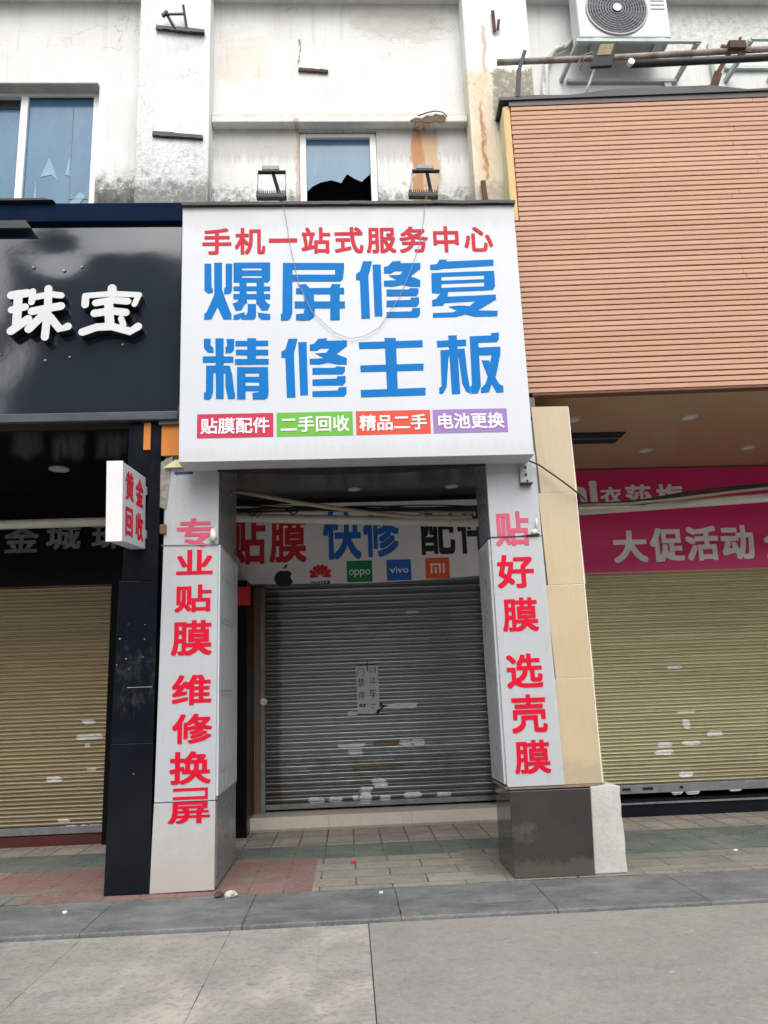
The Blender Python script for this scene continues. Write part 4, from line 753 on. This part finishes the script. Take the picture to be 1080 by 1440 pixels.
# ------------------------------------------------------------------ pipes and cables in the arcade
pp = MB(); py = 8.9
pts = [(-7, 3.57), (-3.86, 3.575), (-1.22, 3.585), (1.46, 3.455), (2.71, 3.56), (4.97, 3.66), (8, 3.8)]
pts = [(x, py, z) for x, z in pts]
pp.tube(pts, .052, 12)
P = pp.build('plastic_pipe', M['pipe_white']); tag(P, 'long white plastic pipe running across the arcade under the ceilings', 'pipe')
def pipe(name, label, cat, pts, r, m, group=None, n=8):
    o = MB().tube(pts, r, n).build(name, m); tag(o, label, cat, group); return o
pipe('conduit', 'thin yellowed conduit sloping down in front of the white banner', 'conduit', [(-1.3, 8.7, 3.86), (-.9, 8.7, 3.78), (-.52, 8.7, 3.695), (.28, 8.7, 3.555), (.75, 8.7, 3.50), (1.42, 8.7, 3.48)], .025, M['pipe_cream'])
pipe('conduit', 'thin pale conduit running level just above the white pipe', 'conduit', [(-1.3, 8.95, 3.69), (.2, 8.95, 3.65), (1.5, 8.95, 3.585)], .020, M['pipe_cream'])
cb = MB()
for k in range(7):
    a, b = random.uniform(-.05, .06), random.uniform(-.03, .04); ph = random.uniform(0, 6)
    ptsx = []
    for i in range(26):
        t = i/25; x = -1.35+2.9*t
        ptsx.append((x, 8.78+.02*math.sin(ph+5*t), 3.675-.10*t+a*(1-t)+b*t+.022*math.sin(ph+t*(7+k))*(1-.6*t)))
    cb.tube(ptsx, random.choice((.007, .010, .012)), 6)
for k in range(5):
    x = random.uniform(-1.2, -.4); cb.tube([(x, 8.77, 3.66), (x+.06, 8.75, 3.60), (x+.10, 8.76, 3.56+random.uniform(-.02, .03)), (x+.16, 8.77, 3.62)], .006, 5)
o = cb.build('cable_bundle', M['cable']); tag(o, 'tangled black cables strung before the white banner', 'cables')
cb = MB()
for k, (dz, r) in enumerate(((0, .014), (.03, .010), (.012, .016), (-.015, .009))):
    cb.tube([(x, 8.7+.01*k, z+dz+.012*math.sin(3*x+2*k)) for x, z in ((2.25, 3.60), (2.62, 3.59), (3.0, 3.585), (3.4, 3.60), (3.9, 3.665), (4.4, 3.72), (4.95, 3.765), (5.6, 3.80), (8, 3.9))], r, 6)
o = cb.build('cable_bundle', M['cable']); tag(o, 'black cables sagging across the magenta banner', 'cables')
pipe('cable', 'tan cable running along the black cables by the magenta banner', 'cable', [(2.6, 8.66, 3.57), (3.2, 8.66, 3.575), (3.8, 8.66, 3.62), (4.4, 8.66, 3.68), (5, 8.66, 3.73), (7, 8.66, 3.8)], .018, M['cable_tan'], None, 8)
pipe('cable', 'dark cable drooping from the corner of the large white sign past the beige panel', 'cable', [(1.74, 7.22, 3.70), (1.85, 7.21, 3.645), (1.98, 7.2, 3.54), (2.12, 7.19, 3.42), (2.24, 7.25, 3.34), (2.35, 7.5, 3.36)], .008, M['cable'], None, 8)
pipe('cable', 'pale hair thin wire looping across the large white sign', 'wire', [(-.535, 6.93, 6.29), (-.50, 6.925, 6.1), (-.47, 6.925, 5.86), (-.39, 6.925, 5.42), (-.27, 6.925, 5.12), (-.06, 6.925, 4.90), (.09, 6.925, 4.835), (.22, 6.925, 4.86), (.36, 6.925, 4.94), (.56, 6.925, 5.24), (.70, 6.925, 5.56), (.78, 6.925, 5.80), (.84, 6.925, 6.08), (.86, 6.93, 6.27), (.90, 6.93, 6.40)], .003, M['cable_grey'], None, 6)

# ------------------------------------------------------------------ downlights and vent in the ceilings
def downlight(label, x, y, z, r=.085):
    t = thing('downlight', label, 'downlight', (x, y, z), 0, 'round downlights in the arcade ceilings')
    MB().disc((0, 0, -.012), r, 'z', .0115, 28, 0, r*.78).build('ring', M['downlight_ring'], t)
    MB().disc((0, 0, -.008), r*.775, 'z', .0075, 28).build('lens', M['downlight'], t)
downlight('round downlight in the black ceiling at left', -3.24, 8.88, 4.205, .11)
downlight('left one of the two downlights in the grey ceiling', .12, 9.95, 4.16)
downlight('right one of the two downlights in the grey ceiling', 1.38, 9.92, 4.16)
downlight('brightest downlight in the beige ceiling, nearest the board fascia', 3.80, 8.15, 4.42)
downlight('downlight in the beige ceiling close beside the beige pillar top', 2.50, 8.16, 4.42)
downlight('downlight in the beige ceiling right of the black vent slot', 3.76, 9.38, 4.42)
downlight('downlight in the beige ceiling farthest to the right', 5.06, 9.36, 4.42)
vt = thing('ceiling_vent', 'black rectangular vent slot in the beige ceiling', 'vent', (2.95, 8.82, 4.42))
MB().box(-.38, .30, -.20, .20, -.014, -.001).build('opening', M['void'], vt)
MB().box(-.37, .29, -.02, .0, -.022, -.0145).build('slat', M['bar_grey'], vt)

# ------------------------------------------------------------------ floodlights over the sign
def floodlight(label, loc, ry, rz):
    t = thing('floodlight', label, 'floodlight', loc, 0, 'floodlights over the large white sign'); t.rotation_euler = (0, R(ry), R(rz))
    MB().bar((.02, .02, -.02), (-.085, -.06, .36), .036, .016).build('post', M['lamp_black'], t)
    MB().box(-.195, -.025, -.10, -.04, .383, .432).build('driver_box', M['lamp_grey'], t, bevel=.008)
    MB().box(-.235, .04, -.095, -.045, .366, .381).build('crossbar', M['lamp_black'], t, bevel=.003)
    for x in (-.235, .037): MB().tube([(x, -.07, .37), (x, -.10, .10)], .0065, 6).build('rod', M['galv'], t)
    h = MB().box(-.245, .045, -.145, -.065, .062, .088)
    for k in range(14): h.box(-.243+.0208*k, -.2325+.0208*k, -.148, -.062, .0885, .116)
    hb = h.build('housing', M['lamp_black'], t)
    MB().box(-.235, .035, -.14, -.07, .056, .0615).build('glass', M['lamp_grey'], hb)
floodlight('black finned floodlight on a leaning post left of the broken window', (-.54, 7.05, 6.275), 0, 0)
floodlight('black finned floodlight hanging askew right of the broken window in front of the rust streak', (.955, 7.05, 6.275), 7, -9)
ld = thing('floodlight', 'square black LED floodlight on a white stick under the air conditioner', 'floodlight', (2.68, 7.3, 7.75))
MB().tube([(0, 0, 0), (.10, -.16, .24)], .013, 8).build('post', M['white_frame'], ld)
MB()._hex([(.03, -.24, .20), (.26, -.24, .215), (.26, -.20, .215), (.03, -.20, .20), (.11, -.30, .46), (.33, -.30, .465), (.33, -.26, .465), (.11, -.26, .46)]).build('housing', M['lamp_black'], ld, bevel=.008)
MB()._hex([(.095, -.275, .315), (.245, -.275, .325), (.245, -.26, .325), (.095, -.26, .315), (.135, -.3045, .425), (.285, -.3045, .43), (.285, -.29, .43), (.135, -.29, .425)]).build('glass', M['lamp_glass'], ld)
MB().tube([(.08, -.22, .40), (-.02, -.15, .42), (-.06, -.12, .34), (-.03, -.1, .28)], .008, 6).tube([(.08, -.22, .36), (0, -.15, .38), (-.03, -.12, .30)], .006, 6).build('flex', M['cable_grey'], ld)

# ------------------------------------------------------------------ air conditioner and steelwork
ac = thing('air_conditioner', 'white outdoor air conditioner with round dark fan grille', 'air conditioner', (3.28, 7.5, 8.63)); ROOTS.append(ac)
MB().box(2.755, 3.80, 7.40, 7.66, 8.645, 9.50).build('casing', M['ac_white'], ac, bevel=.02, seg=3)
MB().box(2.77, 3.785, 7.412, 7.65, 8.63, 8.644).build('base_pan', M['ac_under'], ac)
FC = (3.205, 7.392, 9.02)
MB().disc(FC, .355, 'y', .012, 48, 0, .335).build('grille_rim', M['ac_under'], ac)
MB().disc((FC[0], 7.3985, FC[2]), .334, 'y', .0012, 48).build('fan_opening', M['grille'], ac)
gr = MB()
for k in range(9): gr.disc((FC[0], 7.386, FC[2]), .075+.0305*k, 'y', .007, 48, 0, .067+.0305*k)
for k in range(24):
    a = 2*math.pi*k/24; b = a+.35
    gr.bar((FC[0]+.06*math.cos(a), 7.384, FC[2]+.06*math.sin(a)), (FC[0]+.334*math.cos(b), 7.384, FC[2]+.334*math.sin(b)), .004, .004, up=(0, 1, 0))
gr.build('fan_grille', M['grille_ring'], ac)
MB().disc((FC[0], 7.378, FC[2]), .05, 'y', .01, 24).build('grille_hub', M['galv'], ac)
lv = MB()
for k in range(6): lv.box(3.60, 3.76, 7.394, 7.3995, 9.02+.055*k, 9.03+.055*k)
lv.build('louvre', M['ac_under'], ac)
for x in (2.90, 3.62): MB().box(x, x+.10, 7.39, 7.72, 8.604, 8.629).build('foot_rail', M['galv'], ac)
bk = thing('wall_bracket', 'pale steel bracket frame carrying the air conditioner', 'bracket', (3.4, 7.6, 8.55), 0, 'pale steel wall brackets'); ROOTS.append(bk)
MB().box(2.70, 4.12, 7.37, 7.41, 8.565, 8.602).build('front_rail', M['galv_green'], bk)
for x in (2.70, 4.06): MB().bar((x+.02, 7.39, 8.57), (x-.06, 7.85, 8.46), .04, .05).build('arm', M['galv_green'], bk)
MB().bar((3.84, 7.6, 8.585), (4.04, 7.6, 8.59), .03, .03).build('cross_rail', M['galv_green'], bk)
MB().box(2.7, 4.0, 7.80, 7.848, 8.42, 8.46).build('wall_rail', M['galv_green'], bk)
MB().box(3.85, 3.93, 7.81, 7.849, 8.30, 8.42).build('wall_plate', M['galv_green'], bk)
bk = thing('wall_bracket', 'empty pale steel bracket frame right of the air conditioner', 'bracket', (4.9, 7.6, 8.55), 0, 'pale steel wall brackets'); ROOTS.append(bk)
MB().box(4.70, 6.0, 7.37, 7.41, 8.60, 8.63).build('front_rail', M['galv_green'], bk)
for x in (4.70, 5.22): MB().bar((x, 7.39, 8.60), (x-.10, 7.85, 8.46), .045, .05).build('arm', M['galv_green'], bk)
MB().bar((4.40, 7.7, 8.72), (4.72, 7.62, 8.66), .03, .03).build('cross_rail', M['galv_green'], bk)
MB().box(4.43, 4.47, 7.80, 7.848, 8.38, 8.95).build('wall_plate', M['galv_green'], bk)
MB().box(4.60, 6, 7.80, 7.848, 8.60, 8.64).build('wall_rail', M['galv_green'], bk)
lg = thing('insulated_pipes', 'white foam wrapped pipes twisting down beside the air conditioner', 'pipes', (2.7, 7.8, 8.3)); ROOTS.append(lg)
def twist(ph):
    base = [(2.845, 9.6), (2.845, 9.35), (2.845, 9.12), (2.80, 8.97), (2.70, 8.88), (2.58, 8.82), (2.50, 8.72), (2.45, 8.5), (2.42, 8.2), (2.42, 7.9)]
    return [(x+.018*math.cos(ph+i*1.6), 7.79+.018*math.sin(ph+i*1.6), z) for i, (x, z) in enumerate(base)]
def smooth(pts, n=6):
    out = []
    for i in range(len(pts)-1):
        p0, p1, p2, p3 = (Vector(pts[max(i-1, 0)]), Vector(pts[i]), Vector(pts[i+1]), Vector(pts[min(i+2, len(pts)-1)]))
        for k in range(n):
            t = k/n; out.append(.5*((2*p1)+(-p0+p2)*t+(2*p0-5*p1+4*p2-p3)*t*t+(-p0+3*p1-3*p2+p3)*t**3))
    return out+[Vector(pts[-1])]
for ph in (0, math.pi):
    MB().tube(smooth(twist(ph)), .028, 8).build('pipe', M['foam'], lg)
MB().tube([(2.845, 7.79+.0, 9.6)]+[(2.845+.034*math.cos(i*.8), 7.79-.034*math.sin(i*.8), 9.58-.012*i) for i in range(40)], .005, 5).build('tape', M['cable_grey'], lg)

rr = thing('steel_rail', 'rusty horizontal steel pipe rail above the board fascia', 'rail', (1.8, 7.3, 7.75)); ROOTS.append(rr)
MB().tube([(1.76, 7.24, 8.165), (3.0, 7.2, 8.19), (5.6, 7.08, 8.255)], .034, 10).build('rail', mat('part_rusted_pipe', (.34, .33, .31), .6, .3, 5, tint=(.17, .085, .05), bump=.2, fine=.3), rr)
MB().tube([(3.20, 7.2, 8.105), (5.6, 7.08, 8.145)], .040, 10).build('dark_pipe', M['blackmetal'], rr)
MB().bar((4.20, 7.15, 8.30), (4.50, 7.10, 8.18), .03, .02, up=(0, 1, 0)).bar((4.02, 7.2, 8.12), (4.42, 7.12, 8.15), .03, .02, up=(0, 1, 0)).bar((4.36, 7.11, 8.14), (4.40, 7.10, 8.36), .022, .02, up=(0, 1, 0)).build('tie_bar', M['rust'], rr)
MB().disc((3.196, 7.2, 8.105), .036, 'y', .05, 16).build('pipe_end', M['downlight'], rr)
MB().bar((1.955, 7.25, 7.74), (1.985, 7.22, 8.05), .05, .02, up=(0, 1, 0)).bar((1.985, 7.22, 8.05), (2.06, 7.19, 8.27), .04, .02, up=(0, 1, 0)).build('post', M['blackmetal'], rr)
MB().bar((4.05, 7.2, 7.74), (4.14, 7.17, 7.98), .085, .02, up=(0, 1, 0)).bar((4.14, 7.17, 7.98), (4.33, 7.13, 8.29), .05, .02, up=(0, 1, 0)).box(4.25, 4.43, 7.06, 7.12, 8.20, 8.29).build('post', M['rust'], rr)

# rusted remains of old brackets on the wall
def stub(label, parts, loc):
    o = thing('rusted_bracket', label, 'bracket', loc, 0, 'rusted steel remains on the upper wall'); ROOTS.append(o)
    for nm, fn in parts: fn(MB()).build(nm, M['rust'] if nm != 'black_bar' else M['blackmetal'], o)
def lumpy(a, b, h):
    def f(m):
        n = 7
        for i in range(n):
            p = Vector(a).lerp(Vector(b), i/n); q = Vector(a).lerp(Vector(b), (i+1)/n)
            m.bar(p, q, h*random.uniform(.75, 1.1), h*random.uniform(.8, 1.2))
        return m
    return f
MB_ = lambda *bars: (lambda m: [m.bar(*b) for b in bars] and m)
stub('rusted black bracket with two prongs high on the left pilaster', [('black_bar', lumpy((-1.96, 7.55, 8.895), (-1.43, 7.55, 8.835), .045)), ('black_bar', MB_(((-1.75, 7.54, 8.87), (-1.84, 7.50, 9.03), .03, .02), ((-1.62, 7.54, 8.855), (-1.655, 7.48, 9.13), .028, .02), ((-1.85, 7.49, 9.015), (-1.655, 7.49, 9.02), .022, .018), ((-1.88, 7.49, 8.99), (-1.83, 7.49, 9.05), .04, .03)))], (-1.7, 7.57, 8.85))
stub('rusted black flat bar low on the left pilaster', [('black_bar', lumpy((-1.965, 7.56, 7.545), (-1.43, 7.56, 7.495), .045))], (-1.7, 7.57, 7.5))
stub('short rusted bar on the wall above the broken window', [('flat_bar', lumpy((-.405, 7.83, 8.60), (-.065, 7.83, 8.572), .035))], (-.2, 7.84, 8.58))
stub('short rusted prong at the top of the right pilaster', [('flat_bar', MB_(((1.835, 7.55, 8.86), (1.83, 7.55, 9.14), .035, .02), ((1.87, 7.54, 8.87), (1.885, 7.52, 8.99), .03, .02)))], (1.85, 7.57, 8.9))
stub('dark upright bar at the foot of the right pilaster above the sign', [('flat_bar', MB_(((1.61, 7.5, 6.29), (1.575, 7.54, 6.93), .05, .03),))], (1.6, 7.55, 6.3))

# ------------------------------------------------------------------ litter
def litter(label, x, y, r, m, z=.002):
    b = MB(); bmesh.ops.create_icosphere(b.bm, subdivisions=2, radius=r)
    for v in b.bm.verts:
        v.co *= random.uniform(.75, 1.2); v.co.z = max(v.co.z*.6, -r*.3)
    o = b.build('litter', m); o.location = (x, y, z+r*.3); o.rotation_euler.z = random.uniform(0, 6)
    tag(o, label, 'litter', 'small litter on the ground'); o['kind'] = 'thing'
litter('broken concrete chip lying on the kerb right of the white pillar foot', -1.02, 7.13, .055, M['concrete'])
litter('dark lump beside the concrete chip on the kerb', -1.12, 7.15, .045, M['rust'])
litter('tiny red scrap on the porch paving', -.01, 8.2, .028, M['redpaper'])
litter('white speck on the kerb left of the black pillar', -2.27, 6.86, .02, M['scrap'])
litter('white speck on the kerb near the middle of the shopfront', .21, 7.0, .018, M['scrap'])
litter('white speck on the paving far right before the olive shutter', 3.62, 7.95, .022, M['scrap'])

# ------------------------------------------------------------------ the far side of the street (seen only in reflections, shades the porch; right side lowered to let light in)
ob = thing('apartment_building', 'plain apartment block across the street, mirrored in the glossy black fascia', 'building', (0, -14, 0)); ROOTS.append(ob)
MB().box(-12.6, -5.5, -22, -14, -.3, 18.6).box(-5.49, -3, -22, -14, -.3, 16.5).box(-2.99, 4, -22, -14, -.3, 8.2).box(-40, -14.6, -22, -14.3, -.3, 11.5).box(4.01, 34, -22, -14.6, -.3, 8.8).build('wall', M['opp_wall'], ob)
om = MB()
for fl_ in range(1, 4):
    for i in range(14):
        x = -28+i*4.2
        if fl_ == 3 and x > -4: continue
        if -1 < x-4 < .5: continue
        om.box(x, x+1.8, -14.6 if x > 3 else -14.0, (-14.6 if x > 3 else -14.0)+.03, fl_*3.1+.5, fl_*3.1+2.1)
om.build('window_band', M['opp_glass'], ob)
for r_ in ROOTS: settle(r_)
